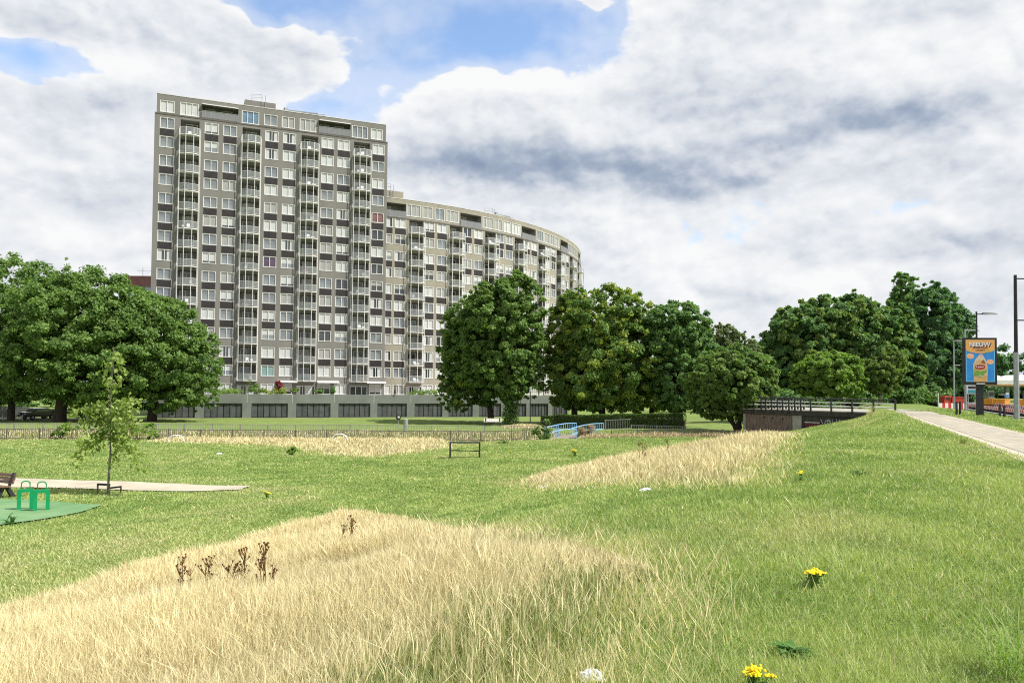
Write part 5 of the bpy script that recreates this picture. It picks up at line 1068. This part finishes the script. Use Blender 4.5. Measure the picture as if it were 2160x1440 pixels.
for px, dd, lb_ in ((2017.5, 51, 'black post left of the advertising board, the one farther from it'), (2024.5, 51, 'black post left of the advertising board, the one nearer to it'), (2108.5, 50.5, 'black post right of the advertising board, the one nearer to it'), (2118, 50.5, 'black post right of the advertising board, the one nearer the tall lamp')):
    x, y, z = at(px, dd); m = MB(); m.box(-0.052, 0.052, -0.052, 0.052, -0.1, 0.86); m.box(-0.04, 0.04, -0.04, 0.04, 0.861, 0.9); o = m.build('bollard', M['black']); o.location = (x, y, z); tag(o, lb_, 'bollard', 'black posts beside the advertising board')
# road works barriers
def barrier(s, t, mt, label, group, L=2.0, h=0.46):
    x, y = ST(s, t); r = empty('barrier', (x, y, 2.99), label, 'barrier', group, PA + math.pi / 2); m = MB(); m.box(-L / 2, L / 2, -0.05, 0.05, 0.14, h); m.build('board', M[mt], r)
    for s_ in (-0.7, 0.7): m = MB(); m.box(s_ - 0.1, s_ + 0.1, -0.28, 0.28, -0.03, 0.138); m.build('foot', M['tyre'], r)
for i in range(26): barrier(-9.0, 58 + i * 2.15, 'stripe_diag', 'red and white diagonally striped barrier in the front row along the road', 'front row of road barriers')
for i in range(18): barrier(-11.6, 60 + i * 2.6, 'stripe_diag', 'red and white diagonally striped barrier in the rear row on the road', 'rear row of road barriers', 2.4, 0.55)
x0 = at(1981, 75); rf = empty('barrier_fence', (x0[0], x0[1], 3.0), 'red and white upright striped barrier left of the orange tipper', 'barrier', rz=0.1); m = MB(); m.box(0, 3.0, 0, 0.08, 0.05, 0.62); m.build('board', M['stripe_vert'], rf); m = MB(); m.bar((-0.1, 0, -0.1), (-0.1, 0, 1.6), 0.05, 6); m.build('post', M['white'], rf)
# orange red tipper
x, y, z = at(2016, 88); tp = empty('tipper_truck', (x, y, 2.98), 'orange red tipper truck standing behind the striped barriers', 'truck', rz=0.05); tp.scale = (0.5, 0.5, 0.5)
m = MB(); m.hexa([(-1.6, -1.1, 0.95), (1.5, -1.1, 0.95), (1.5, 1.1, 0.95), (-1.6, 1.1, 0.95), (-1.6, -1.2, 2.15), (1.7, -1.2, 2.15), (1.7, 1.2, 2.15), (-1.6, 1.2, 2.15)]); m.box(-1.62, 1.72, -1.25, 1.25, 2.152, 2.3); m.box(-1.6, 1.55, -1.24, -1.21, 1.25, 1.4); m.build('tipper_body', M['red'], tp)
m = MB(); m.hexa([(-3.4, -1.0, 0.8), (-1.75, -1.0, 0.8), (-1.75, 1.0, 0.8), (-3.4, 1.0, 0.8), (-3.1, -0.95, 2.4), (-1.75, -0.95, 2.5), (-1.75, 0.95, 2.5), (-3.1, 0.95, 2.4)]); cb = m.build('cab', M['red'], tp); m = MB(); m.box(-2.9, -2.0, -1.03, -1.005, 1.65, 2.2); m.build('window', M['pane_dark'], cb)
m = MB(); m.box(-5.0, 1.4, -0.8, 0.8, 0.55, 0.79); m.box(-5.4, -3.45, -1.0, 1.0, 0.8, 1.05); m.build('chassis', M['black'], tp)
for xx in (-4.4, -2.7, 0.5, 1.2):
    for yy_ in (-0.9, 0.9): m = MB(); m.bar((xx, yy_ - 0.14, 0.45), (xx, yy_ + 0.14, 0.45), 0.45, 14); m.build('wheel', M['tyre'], tp)
# yellow trailers
for px, dd, lb_ in ((2086, 84, 'yellow box trailer half behind the advertising board\'s post'), (2112, 82, 'yellow box trailer nearest the two right hand black posts'), (2164, 78, 'yellow box trailer at the photo\'s right edge')):
    x, y, z = at(px, dd); tr = empty('trailer', (x, y, 2.98), lb_, 'trailer', 'yellow trailers', 0.5); tr.scale = (0.62, 0.62, 0.5); m = MB(); m.box(-0.85, 0.85, -1.0, 1.0, 0.75, 1.95); m.box(-0.9, 0.9, -1.05, 1.05, 1.951, 2.05); m.build('box', M['yellow'], tr); m = MB(); m.box(-0.75, -0.1, -1.02, -1.003, 0.95, 1.75); m.box(0.1, 0.75, -1.02, -1.003, 0.95, 1.75); m.build('panel', M['orange'], tr); m = MB(); m.box(-0.8, 0.8, -1.2, 1.2, 0.55, 0.748); m.build('chassis', M['black'], tr)
    for xx in (-0.8, 0.8):
        for yy_ in (-0.45, 0.45): m = MB(); m.bar((xx - 0.1, yy_, 0.33), (xx + 0.1, yy_, 0.33), 0.33, 12); m.build('wheel', M['tyre'], tr)
# filling station
d = 130.0; xl = zat(2094, 800, d)[0]; zt = zat(2120, 801, d)[2]; zb = zat(2120, 812.5, d)[2]
fs = empty('filling_station', (xl, d, 3.0), 'filling station canopy with white tent shaped roof tops', 'filling station'); m = MB(); m.box(-6, 34, 0, 14, zb - 3.0 + 0.2, zt - 3.0); m.build('fascia', M['white'], fs); m = MB(); m.box(-6.1, 34.1, -0.1, 14.1, zb - 3.1, zb - 3.0 + 0.198); m.build('canopy_underside', M['fascia_tan'], fs)
for i in range(8):
    m = MB(); c0 = -5.5 + i * 4.7; n = 4; b0 = zt - 3.0 + 0.002
    cs = [(c0, 0.4), (c0 + 4.4, 0.4), (c0 + 4.4, 8), (c0, 8)]; tpz = b0 + 0.9
    m.hexa([(*cs[0], b0), (*cs[1], b0), (*cs[2], b0), (*cs[3], b0), (c0 + 1.5, 2.5, tpz), (c0 + 2.9, 2.5, tpz), (c0 + 2.9, 5, tpz), (c0 + 1.5, 5, tpz)]); m.build('roof_tent', M['white'], fs)
for xx in (-3.0, 4.5, 14, 24): m = MB(); m.box(xx - 0.3, xx + 0.3, 3, 3.6, -0.1, zb - 3.102); m.build('column', M['steel'], fs)
for xx in (1.5, 8.0): m = MB(); m.box(xx - 0.5, xx + 0.5, 2.8, 3.7, -0.05, 1.9); pu = m.build('pump', M['white'], fs); m = MB(); m.box(xx - 0.4, xx + 0.4, 2.76, 2.798, 0.9, 1.6); m.build('screen', M['pane_dark'], pu)
x, y, z = at(2052, 80); ps = empty('price_sign', (x, y, 2.98), 'white framed blank price sign half hidden behind the advertising board\'s post', 'sign'); za, zb_ = zat(2052, 830.5, 80)[2] - 2.98, zat(2052, 812, 80)[2] - 2.98
m = MB(); m.box(-0.62, 0.62, -0.06, 0.06, za, zb_); m.build('frame', M['white'], ps); m = MB(); m.box(-0.52, 0.52, -0.075, -0.062, za + 0.09, za + 0.42); m.build('price_field', M['teal_sign'], ps); m = MB(); m.box(-0.52, 0.52, -0.075, -0.062, za + 0.55, zb_ - 0.1); m.build('price_field', M['black'], ps)
for xx in (-0.5, 0.5): m = MB(); m.bar((xx, 0, -0.1), (xx, 0, za - 0.002), 0.05, 6); m.build('post', M['steel'], ps)
x, y, z = at(2124.5, 95); bs = empty('road_sign', (x, y, 2.98), 'small blue and white sign on a thin post by the filling station', 'sign'); za = zat(2124, 838, 95)[2] - 2.98; m = MB(); m.bar((0, 0, -0.1), (0, 0, za), 0.04, 6); m.build('post', M['steel'], bs); m = MB(); m.box(-0.19, 0.19, -0.03, 0.03, za, za + 0.58); m.build('plate', M['white'], bs); m = MB(); m.box(-0.16, 0.16, -0.045, -0.032, za + 0.05, za + 0.36); m.build('symbol', M['sign_blue'], bs)
ly = at(2119, 100); lamp(2119.5, 100, 832, 'small white lamp post under the filling station canopy', ((0.98, -0.5, True),), 0.05)

# ------------------------------------------------------------------ grass
from math import tau
def inside(P, x, y):
    P = np.asarray(P); r = np.zeros(len(x), bool); j = len(P) - 1
    for i in range(len(P)):
        xi, yi = P[i]; xj, yj = P[j]; c = ((yi > y) != (yj > y)) & (x < (xj - xi) * (y - yi) / (yj - yi + 1e-12) + xi); r ^= c; j = i
    return r
DRY1 = px_poly([(-420, 1330), (-150, 1330), (0, 1300), (120, 1262), (240, 1228), (400, 1178), (560, 1133), (660, 1105), (740, 1090), (860, 1100), (960, 1128), (1060, 1140), (1160, 1145), (1230, 1162), (1330, 1195), (1385, 1215), (1395, 1260), (1375, 1320), (1320, 1380), (1240, 1440), (1150, 1520), (1000, 1620), (600, 1700), (-200, 1750), (-700, 1700)])
DRY2 = px_poly([(1104, 1023), (1180, 1026), (1260, 1024), (1420, 1026), (1530, 1026), (1575, 1022), (1600, 990), (1625, 960), (1668, 922), (1660, 914), (1600, 920), (1500, 940), (1400, 956), (1300, 972), (1200, 993), (1115, 1010)])
DRY3 = px_poly([(300, 932), (450, 936), (560, 939), (640, 949), (720, 962), (790, 966), (870, 955), (948, 946), (950, 940), (940, 930), (700, 927), (420, 928)])
EDGE = [(np.array(P)) for P in (DRY1, DRY2, DRY3)]
def edge_dist(P, x, y):
    P = np.asarray(P); d = np.full(len(x), 1e9)
    for i in range(len(P)):
        a, b2 = P[i - 1], P[i]; ab = b2 - a; t = np.clip(((x - a[0]) * ab[0] + (y - a[1]) * ab[1]) / (ab @ ab + 1e-9), 0, 1); d = np.minimum(d, np.hypot(x - a[0] - t * ab[0], y - a[1] - t * ab[1]))
    return d
def paved(x, y):
    s = S_(x, y); t = T_(x, y)
    return ((s < 0.05) & (s > -2.4) & (t < 66)) | inside(MATP, x, y) | inside(SANDP, x, y) | (s < -7.7) | inside(BPOLY, x, y)
def lerp3(a, b2, t): return np.array(a) * (1 - t)[:, None] + np.array(b2) * t[:, None]
def polar(rng, N, r0, r1, a, ang0, ang1):
    u = rng.random(N); e = 2 - a; r = (r0 ** e + u * (r1 ** e - r0 ** e)) ** (1 / e); t = rng.uniform(ang0, ang1, N); return r * np.sin(t), r * np.cos(t), r
rng = np.random.default_rng(12)
# the mown lawn
N = 1250000
x, y, r = polar(rng, N, 2.6, 78, 1.5, -0.72, 0.72)
k = ~paved(x, y) & (np.abs(y - ditch_y(x)) > 2.6)
n0 = fbm(x * 0.5, y * 0.5, 3); edge = n0
for P in (DRY1, DRY2, DRY3): k &= ~(inside(P, x, y) & (edge_dist(P, x, y) > 0.15 + 0.5 * n0) & (rng.random(N) > (0.45 if P is DRY1 else 0.0)))
x, y, r = x[k], y[k], r[k]; N = len(x)
z = H(x, y)
n1 = fbm(x * 0.22 + 9, y * 0.22, 4); n2 = fbm(x * 1.1, y * 1.1 + 40, 3); n3 = fbm(x * 0.8 + 70, y * 0.8, 3)
hgt = rng.uniform(0.035, 0.085, N) * (0.7 + 0.6 * n2) * np.where(r > 25, 1.0, 1.0)
wid = np.maximum(0.0028, 0.00075 * r) * rng.uniform(0.7, 1.4, N)
az_ = rng.uniform(0, tau, N); lean = rng.uniform(0.15, 1.1, N); la = rng.uniform(0, tau, N)
dry = np.clip((n1 - 0.56) * 3.0 + (n3 - 0.5) * 1.4 + rng.normal(0, 0.22, N), 0, 1)
wear = np.exp(-((S_(x, y) - 22 - (n1 - .5) * 8) / 5) ** 2) * np.clip((28 - y) / 14, 0, 1) * 0.35; dry = np.clip(dry + wear * (0.4 + n3), 0, 1)
grn = np.clip(rng.random(N) * 0.6 + (n2 - 0.35) * 1.7 + (n1 - 0.5) * 0.8, 0, 1); tuft = (rng.random(N) < 0.05) & (n3 > 0.45); hgt = np.where(tuft, hgt * 1.9, hgt)
c = lerp3((0.175, 0.275, 0.072), (0.38, 0.455, 0.165), grn); c = c * (1 - dry[:, None] * 0.8) + np.array((0.48, 0.46, 0.25)) * dry[:, None] * 0.8
ed_ = np.minimum(np.minimum(edge_dist(DRY1, x, y), edge_dist(DRY2, x, y)), edge_dist(DRY3, x, y)); straw = rng.random(N) < 0.05 + 0.22 * np.exp(-ed_ / 0.28) * (0.4 + n2); hgt = np.where(straw & (ed_ < 0.7), hgt * rng.uniform(1.1, 3.2, N), hgt); c[straw] = np.array((0.68, 0.60, 0.36)) * rng.uniform(0.7, 1.15, (straw.sum(), 1))
b0 = np.stack([np.cos(az_) * wid, np.sin(az_) * wid, 0 * wid], 1); base = np.stack([x, y, z - 0.01], 1)
tip = base + np.stack([np.cos(la) * lean * hgt, np.sin(la) * lean * hgt, hgt], 1)
v = np.stack([base - b0, base + b0, tip], 1).reshape(-1, 3); f = np.arange(N * 3).reshape(-1, 3)
tag(np_mesh('grass', v, f, M['grass'], np.repeat(c, 3, 0)), 'short sunlit green grass of the mown lawn', 'grass', kind='stuff')

# tall dry grass
def tall(name, label, P, N, seed, hmin, hmax, r_pow, colA, colB, green=0.12, edgefall=0.8, width=1.0, wmin=0.0013):
    rng = np.random.default_rng(seed); P = np.array(P); lo, hi = P.min(0), P.max(0); X, Yy = [], []; got = 0
    while got < N:
        xx = rng.uniform(lo[0], hi[0], N * 2); yy2 = rng.uniform(max(lo[1], 1.5), hi[1], N * 2); rr_ = np.hypot(xx, yy2); kk = inside(P, xx, yy2) & (rr_ > 1.9) & (np.abs(xx) < yy2 * 0.85 + 2.5) & (rng.random(N * 2) < np.minimum(1, (5.0 / rr_) ** r_pow))
        ed = edge_dist(P, xx, yy2); nn_ = fbm(xx * 0.9, yy2 * 0.9 + seed, 3); kk &= (rng.random(N * 2) < np.clip((ed + (nn_ - 0.4) * 1.2) / edgefall, 0.04, 1)); X.append(xx[kk]); Yy.append(yy2[kk]); got += kk.sum()
    x = np.concatenate(X)[:N]; y = np.concatenate(Yy)[:N]; r = np.hypot(x, y); z = H(x, y)
    # gather into tufts
    cell = 0.16; cx = np.floor(x / cell) * cell; cy = np.floor(y / cell) * cell; jx = vnoise(cx * 57.1, cy * 91.7); jy = vnoise(cx * 31.3 + 50, cy * 77.7)
    x = x + (cx + cell * (0.2 + 0.6 * jx) - x) * 0.22; y = y + (cy + cell * (0.2 + 0.6 * jy) - y) * 0.22
    ed = edge_dist(P, x, y); n1 = fbm(x * 0.45 + 3, y * 0.45 + seed, 3); n2 = fbm(x * 1.6, y * 1.6 + seed, 3)
    h = rng.uniform(hmin, hmax, N) * (0.40 + 1.05 * n1) * (0.62 + 0.38 * ss(4, 10, r)) * np.clip(0.45 + ed * 0.4, 0.45, 1.0) * rng.uniform(0.6, 1.0, N); w_ = np.maximum(wmin, 0.00038 * r) * rng.uniform(0.7, 1.5, N) * width
    gr = green(x, y, n1, n2) if callable(green) else np.full(N, green)
    isg = rng.random(N) < gr; h = np.where(isg, h * 0.62, h); w_ = np.where(isg, w_ * 1.5, w_)
    wind = 0.04 + 0.30 * (n2 - 0.5); ang = rng.uniform(0, tau, N); lean = np.abs(rng.normal(0.30, 0.24, N)) + np.where(rng.random(N) < 0.09, rng.uniform(0.3, 0.9, N), 0)
    dx = np.cos(ang) * lean + wind * 0.6; dy = np.sin(ang) * lean
    az_ = rng.uniform(0, tau, N); b = np.stack([np.cos(az_) * w_, np.sin(az_) * w_, 0 * w_], 1)
    p0 = np.stack([x, y, z - 0.01], 1); p1 = p0 + np.stack([dx * h * 0.22, dy * h * 0.22, h * 0.55], 1); p2 = p0 + np.stack([dx * h * 0.8, dy * h * 0.8, h * (1 - 0.12 * lean)], 1)
    head = (~isg) & (rng.random(N) < 0.6); hw = np.where(head, w_ * rng.uniform(1.0, 1.7, N), w_ * 0.75)[:, None] / np.maximum(w_, 1e-9)[:, None]
    v = np.stack([p0 - b, p0 + b, p1 + b * hw, p1 - b * hw, p2], 1).reshape(-1, 3); i = np.arange(N) * 5
    f = np.concatenate([np.stack([i, i + 1, i + 2], 1), np.stack([i, i + 2, i + 3], 1), np.stack([i + 3, i + 2, i + 4], 1)])
    n3 = fbm(x * 3.5 + 20, y * 3.5 + seed, 2); m = np.clip(rng.random(N) * 0.55 + n2 * 0.5 + (n3 - 0.5) * 0.7 - 0.05, 0, 1); c = lerp3(colA, colB, m); c *= (0.82 + 0.36 * n1)[:, None]; brown = rng.random(N) < 0.03 + 0.20 * ss(0.5, 0.7, n3); c[brown] = np.array((0.38, 0.29, 0.15)) * rng.uniform(0.8, 1.2, (brown.sum(), 1))
    cg = lerp3((0.21, 0.28, 0.075), (0.42, 0.46, 0.18), rng.random(N)); c = np.where(isg[:, None], cg, c)
    return tag(np_mesh(name, v, f, M['drygrass'], np.repeat(c, 5, 0)), label, 'grass', kind='stuff')
STRAW = ((0.57, 0.50, 0.28), (0.88, 0.81, 0.52))
HOLLOW = ground(1090, 1165)
def green1(x, y, n1, n2):
    r = np.hypot(x, y); a = np.arctan2(x, y)
    g = 0.06 + 0.75 * ss(12.0, 4.5, r) * ss(-0.55, -0.15, a) + 0.4 * ss(0.48, 0.70, n1) * ss(14, 9, r); hx, hy = HOLLOW; g = g + 0.7 * np.exp(-((x - hx) ** 2 + (y - hy) ** 2) / 1.6) + 0.12 * ss(0.5, 3.5, x) * ss(16, 9, r); return np.clip(g, 0.03, 0.9)
def ss_(a, b2, x): return ss(a, b2, x)
tall('dry_grass', 'tall straw coloured grass on the near slope in front', DRY1, 760000, 31, 0.36, 0.66, 1.0, *STRAW, green=green1, edgefall=1.5)
tall('dry_grass', 'tall straw coloured grass on the slope towards the brick bridge', DRY2, 130000, 32, 0.35, 0.62, 0.0, *STRAW, green=0.10, edgefall=1.3)
tall('dry_grass', 'pale dry grass strip on the lower lawn before the ditch', DRY3, 42000, 33, 0.28, 0.5, 0.0, *STRAW, green=0.08, edgefall=1.4)
B1 = fline([-66, -30, 2], -4.9) + fline([2, -30, -66], -1.6)
tall('ditch_grass', 'mixed dry grass on the ditch\'s near bank', B1, 34000, 34, 0.2, 0.5, 0.0, (0.46, 0.40, 0.24), (0.70, 0.64, 0.46), green=0.6, edgefall=0.5)
B2 = fline([-66, -30, 5], 1.6) + fline([5, -30, -66], 6.2)
tall('ditch_grass', 'mixed dry grass on the ditch\'s far bank', B2, 42000, 35, 0.2, 0.55, 0.0, (0.46, 0.42, 0.24), (0.70, 0.65, 0.46), green=0.6, edgefall=0.6)
B3 = fline([5.5, 20], -5.6) + fline([19, 5.5], -1.6)
tall('ditch_grass', 'reddish dry weeds on the bank right of the footbridge', B3, 16000, 36, 0.25, 0.6, 0.0, (0.42, 0.33, 0.19), (0.66, 0.57, 0.38), green=0.5, edgefall=0.5)
B4 = [at(1060, 89)[:2], at(1150, 86)[:2], at(1150, 82)[:2], at(1065, 84)[:2]]
tall('dry_grass', 'small patch of dry grass right of the white bench', B4, 9000, 37, 0.3, 0.7, 0.0, *STRAW, green=0.1, edgefall=0.5)
# lone plants
def ragwort(px, py, label, size=1.0, n=7, seed=1, hgt=0.35):
    x, y = ground(px, py); z = h1(x, y); r = empty('ragwort', (x, y, z), label, 'flower', 'yellow ragwort plants'); rr = random.Random(seed); st, fl = MB(), MB(); lf = []
    for i in range(n):
        a = rr.uniform(0, tau); q = rr.uniform(0.02, 0.17) * size; tp = Vector((math.cos(a) * q, math.sin(a) * q, hgt * rr.uniform(0.75, 1.05) * size)); st.path([(0, 0, 0), tuple(tp * 0.55), tuple(tp)], 0.006, 4, 0.004)
        for j in range(12):
            c = tp + Vector((rr.gauss(0, 0.035), rr.gauss(0, 0.035), rr.gauss(0, 0.012))) * size; b2 = 0.013 * size
            fl.path([tuple(c), tuple(c + Vector((0, 0, 0.008)))], b2 * 1.5, 6, b2)
        for j in range(26): lf.append(tp * rr.uniform(0.1, 0.92) + Vector((rr.gauss(0, 0.03), rr.gauss(0, 0.03), 0)) * size)
    st.build('stem', M['ad_leaf'], r); fl.build('blossom', M['flower'], r); rg_ = np.random.default_rng(seed); P = np.array([tuple(p) for p in lf]); nd = rg_.normal(size=P.shape); nd /= np.linalg.norm(nd, axis=1)[:, None]; v, f, c = leaf_quads(rg_, P, nd, 0.055 * size, 0.4, 0.3, GREENS['chestnut']); np_mesh('foliage', v, f, M['leaf'], c, r)
ragwort(1714, 1243, 'yellow flowering ragwort alone in the middle of the right lawn', 0.55, 8, 1, 0.24)
ragwort(1594, 1478, 'yellow flowering ragwort at the very front beside the white litter', 0.42, 11, 2, 0.33)
ragwort(1692, 1016, 'yellow ragwort on the dyke top beside the second dry slope', 0.6, 4, 3)
ragwort(1213, 962, 'yellow ragwort on the lower lawn between footbridge and dry slope', 1.15, 9, 4)
ragwort(563, 1052, 'yellow ragwort right of the sandy path\'s end', 0.8, 4, 5)
ragwort(1076, 958, 'dull little ragwort beside the black exercise frame', 0.7, 3, 6)
def stalk(px, py, label, h=0.85, n=4, seed=1, sc=1.0):
    x, y = ground(px, py); z = h1(x, y); m = MB(); rr = random.Random(seed)
    for i in range(n):
        bx, by_ = rr.uniform(-0.1, 0.1) * sc, rr.uniform(-0.1, 0.1); hh = h * rr.uniform(0.6, 1.0); tx_ = bx + rr.uniform(-0.05, 0.05); m.path([(bx, by_, 0), (bx * 1.1, by_, hh * 0.5), (tx_, by_, hh)], 0.007, 5, 0.005)
        for j in range(9):
            a = rr.uniform(0, tau); q = rr.uniform(0.02, 0.09); e = (tx_ + math.cos(a) * q, by_ + math.sin(a) * q, hh + rr.uniform(-0.05, 0.05) - (0.18 if j > 5 else 0)); m.bar((tx_, by_, hh - 0.1 - (0.18 if j > 5 else 0)), e, 0.004, 4); m.bar(e, (e[0], e[1], e[2] + 0.02), 0.009, 5, 0.013)
    o = m.build('dead_stalk', M['dead']); o.location = (x, y, z); tag(o, label, 'dead plant', 'brown dead flower stalks')
stalk(392, 1296, 'brown dead stalks leftmost of those in the near dry grass', 0.85, 3, 1); stalk(448, 1302, 'shortest brown dead stalks between two taller bunches in the near dry grass', 0.72, 3, 2); stalk(492, 1294, 'widest bunch of brown dead stalks in the near dry grass', 0.82, 6, 3, 1.6); stalk(566, 1284, 'brown dead stalks right of the widest bunch in the near dry grass', 0.75, 4, 4); stalk(732, 1190, 'dark dead stalks standing higher up the near slope', 0.8, 3, 5)
stalk(1353, 990, 'dark dead stalks in the second dry slope, the taller bunch', 0.95, 3, 6); stalk(1412, 984, 'lone dark dead stalk in the second dry slope', 0.9, 1, 7)
def weed(px, py, label, n=22, ln=0.2, wd=0.05, seed=1, col=((0.03, 0.085, 0.02), (0.06, 0.14, 0.03)), name='weed', hv=0.5):
    x, y = ground(px, py); z = h1(x, y); rg_ = np.random.default_rng(seed); V, Fc, Cc = [], [], []
    for i in range(n):
        a = rg_.uniform(0, tau); L = ln * rg_.uniform(0.6, 1.2); w_ = wd * rg_.uniform(0.7, 1.2); d_ = np.array([math.cos(a), math.sin(a), 0]); s_ = np.array([-d_[1], d_[0], 0]); up = rg_.uniform(0.2, 1.0) * hv; o = rg_.normal(size=3) * 0.04 * ln / 0.2; o[2] = 0
        k0 = len(V) * 1; p = [o + d_ * L * t + np.array([0, 0, up * L * (1.6 * t - 1.1 * t * t) * 1.4]) for t in (0, 0.35, 0.7, 1.0)]; ww = (0.25, 1.0, 0.8, 0.02); b0 = len(V)
        for q, w2 in zip(p, ww): V += [q - s_ * w_ * w2 / 2, q + s_ * w_ * w2 / 2]
        for j in range(3): Fc.append([b0 + 2 * j, b0 + 2 * j + 1, b0 + 2 * j + 3, b0 + 2 * j + 2])
        m_ = rg_.random(); Cc += [np.array(col[0]) * (1 - m_) + np.array(col[1]) * m_] * 8
    o = np_mesh(name, np.array(V), np.array(Fc), M['leaf'], np.array(Cc)); o.location = (x, y, z + 0.02); tag(o, label, 'plant')
weed(1672, 1396, 'broad leaved dark green dock plant at the front of the right lawn', 30, 0.14, 0.04, 1, ((0.06, 0.15, 0.03), (0.12, 0.25, 0.06)))
weed(2135, 1445, 'long bladed grass tuft in the photo\'s lower right corner', 110, 0.30, 0.007, 2, ((0.12, 0.22, 0.04), (0.28, 0.36, 0.12)), 'grass_tuft', 1.5)
weed(22, 1106, 'dark weed growing through the near edge of the green mat', 18, 0.3, 0.06, 3, hv=1.2)
weed(1812, 1003, 'dark low weed on the dyke top right of the ragwort', 16, 0.2, 0.05, 4)
weed(2030, 938, 'grassy weed tuft growing on the paved path\'s near edge', 40, 0.25, 0.02, 5, ((0.10, 0.14, 0.03), (0.2, 0.22, 0.07)), 'grass_tuft', 1.4)
weed(1062, 935, 'flat dark weed on the lower lawn behind the exercise frame', 18, 0.6, 0.12, 6)
weed(1835, 880, 'pale reed tuft against the brick bridge below its railing', 60, 0.5, 0.02, 7, ((0.30, 0.28, 0.14), (0.55, 0.5, 0.32)), 'grass_tuft', 2.0)
weed(1575, 912, 'spiky green weed at the brick wall\'s bottom corner', 40, 0.45, 0.07, 8, ((0.05, 0.09, 0.03), (0.12, 0.17, 0.06)), 'weed', 1.6)
def litter(px, py, label, w_, h_, mt, seed, cat='litter', name='litter'):
    x, y = ground(px, py); z = h1(x, y) + 0.015; rr = np.random.default_rng(seed); n, k = 18, 9; V = [(0, 0, h_)]; F = []
    for i in range(1, k):
        t = i / (k - 1)
        for j in range(n):
            a = tau * j / n; q = w_ * t * (0.8 + 0.35 * math.sin(a * 2 + 1) + rr.normal() * 0.07); V.append((math.cos(a) * q, math.sin(a) * q * 0.6, max(0.0, h_ * (1 - t ** 2.4) + rr.normal() * h_ * 0.13)))
    for j in range(n): F.append([0, 1 + j, 1 + (j + 1) % n, 1 + (j + 1) % n])
    m = MB(); m.v = V
    for j in range(n): m.f.append([0, 1 + j, 1 + (j + 1) % n]); m.mi.append(0)
    for i in range(k - 2):
        for j in range(n): a, b2 = 1 + i * n + j, 1 + i * n + (j + 1) % n; m.f.append([a, a + n, b2 + n, b2]); m.mi.append(0)
    o = m.build(name, mt); o.location = (x, y, z); o.rotation_euler = (0, 0, -0.2); tag(o, label, cat)
litter(1248, 1446, 'crumpled white plastic bag lying in the grass at the front', 0.075, 0.065, M['plastic_white'], 1, 'plastic bag', 'plastic_bag')
litter(1363, 1037, 'small white scrap lying before the second dry slope', 0.13, 0.06, M['plastic_white'], 2)
litter(1149, 1031, 'small beige scrap at the second dry slope\'s pointed end', 0.17, 0.08, M['paper'], 3)
litter(463, 958, 'white scrap on the lower lawn before the pale dry strip', 0.22, 0.08, M['plastic_white'], 4)
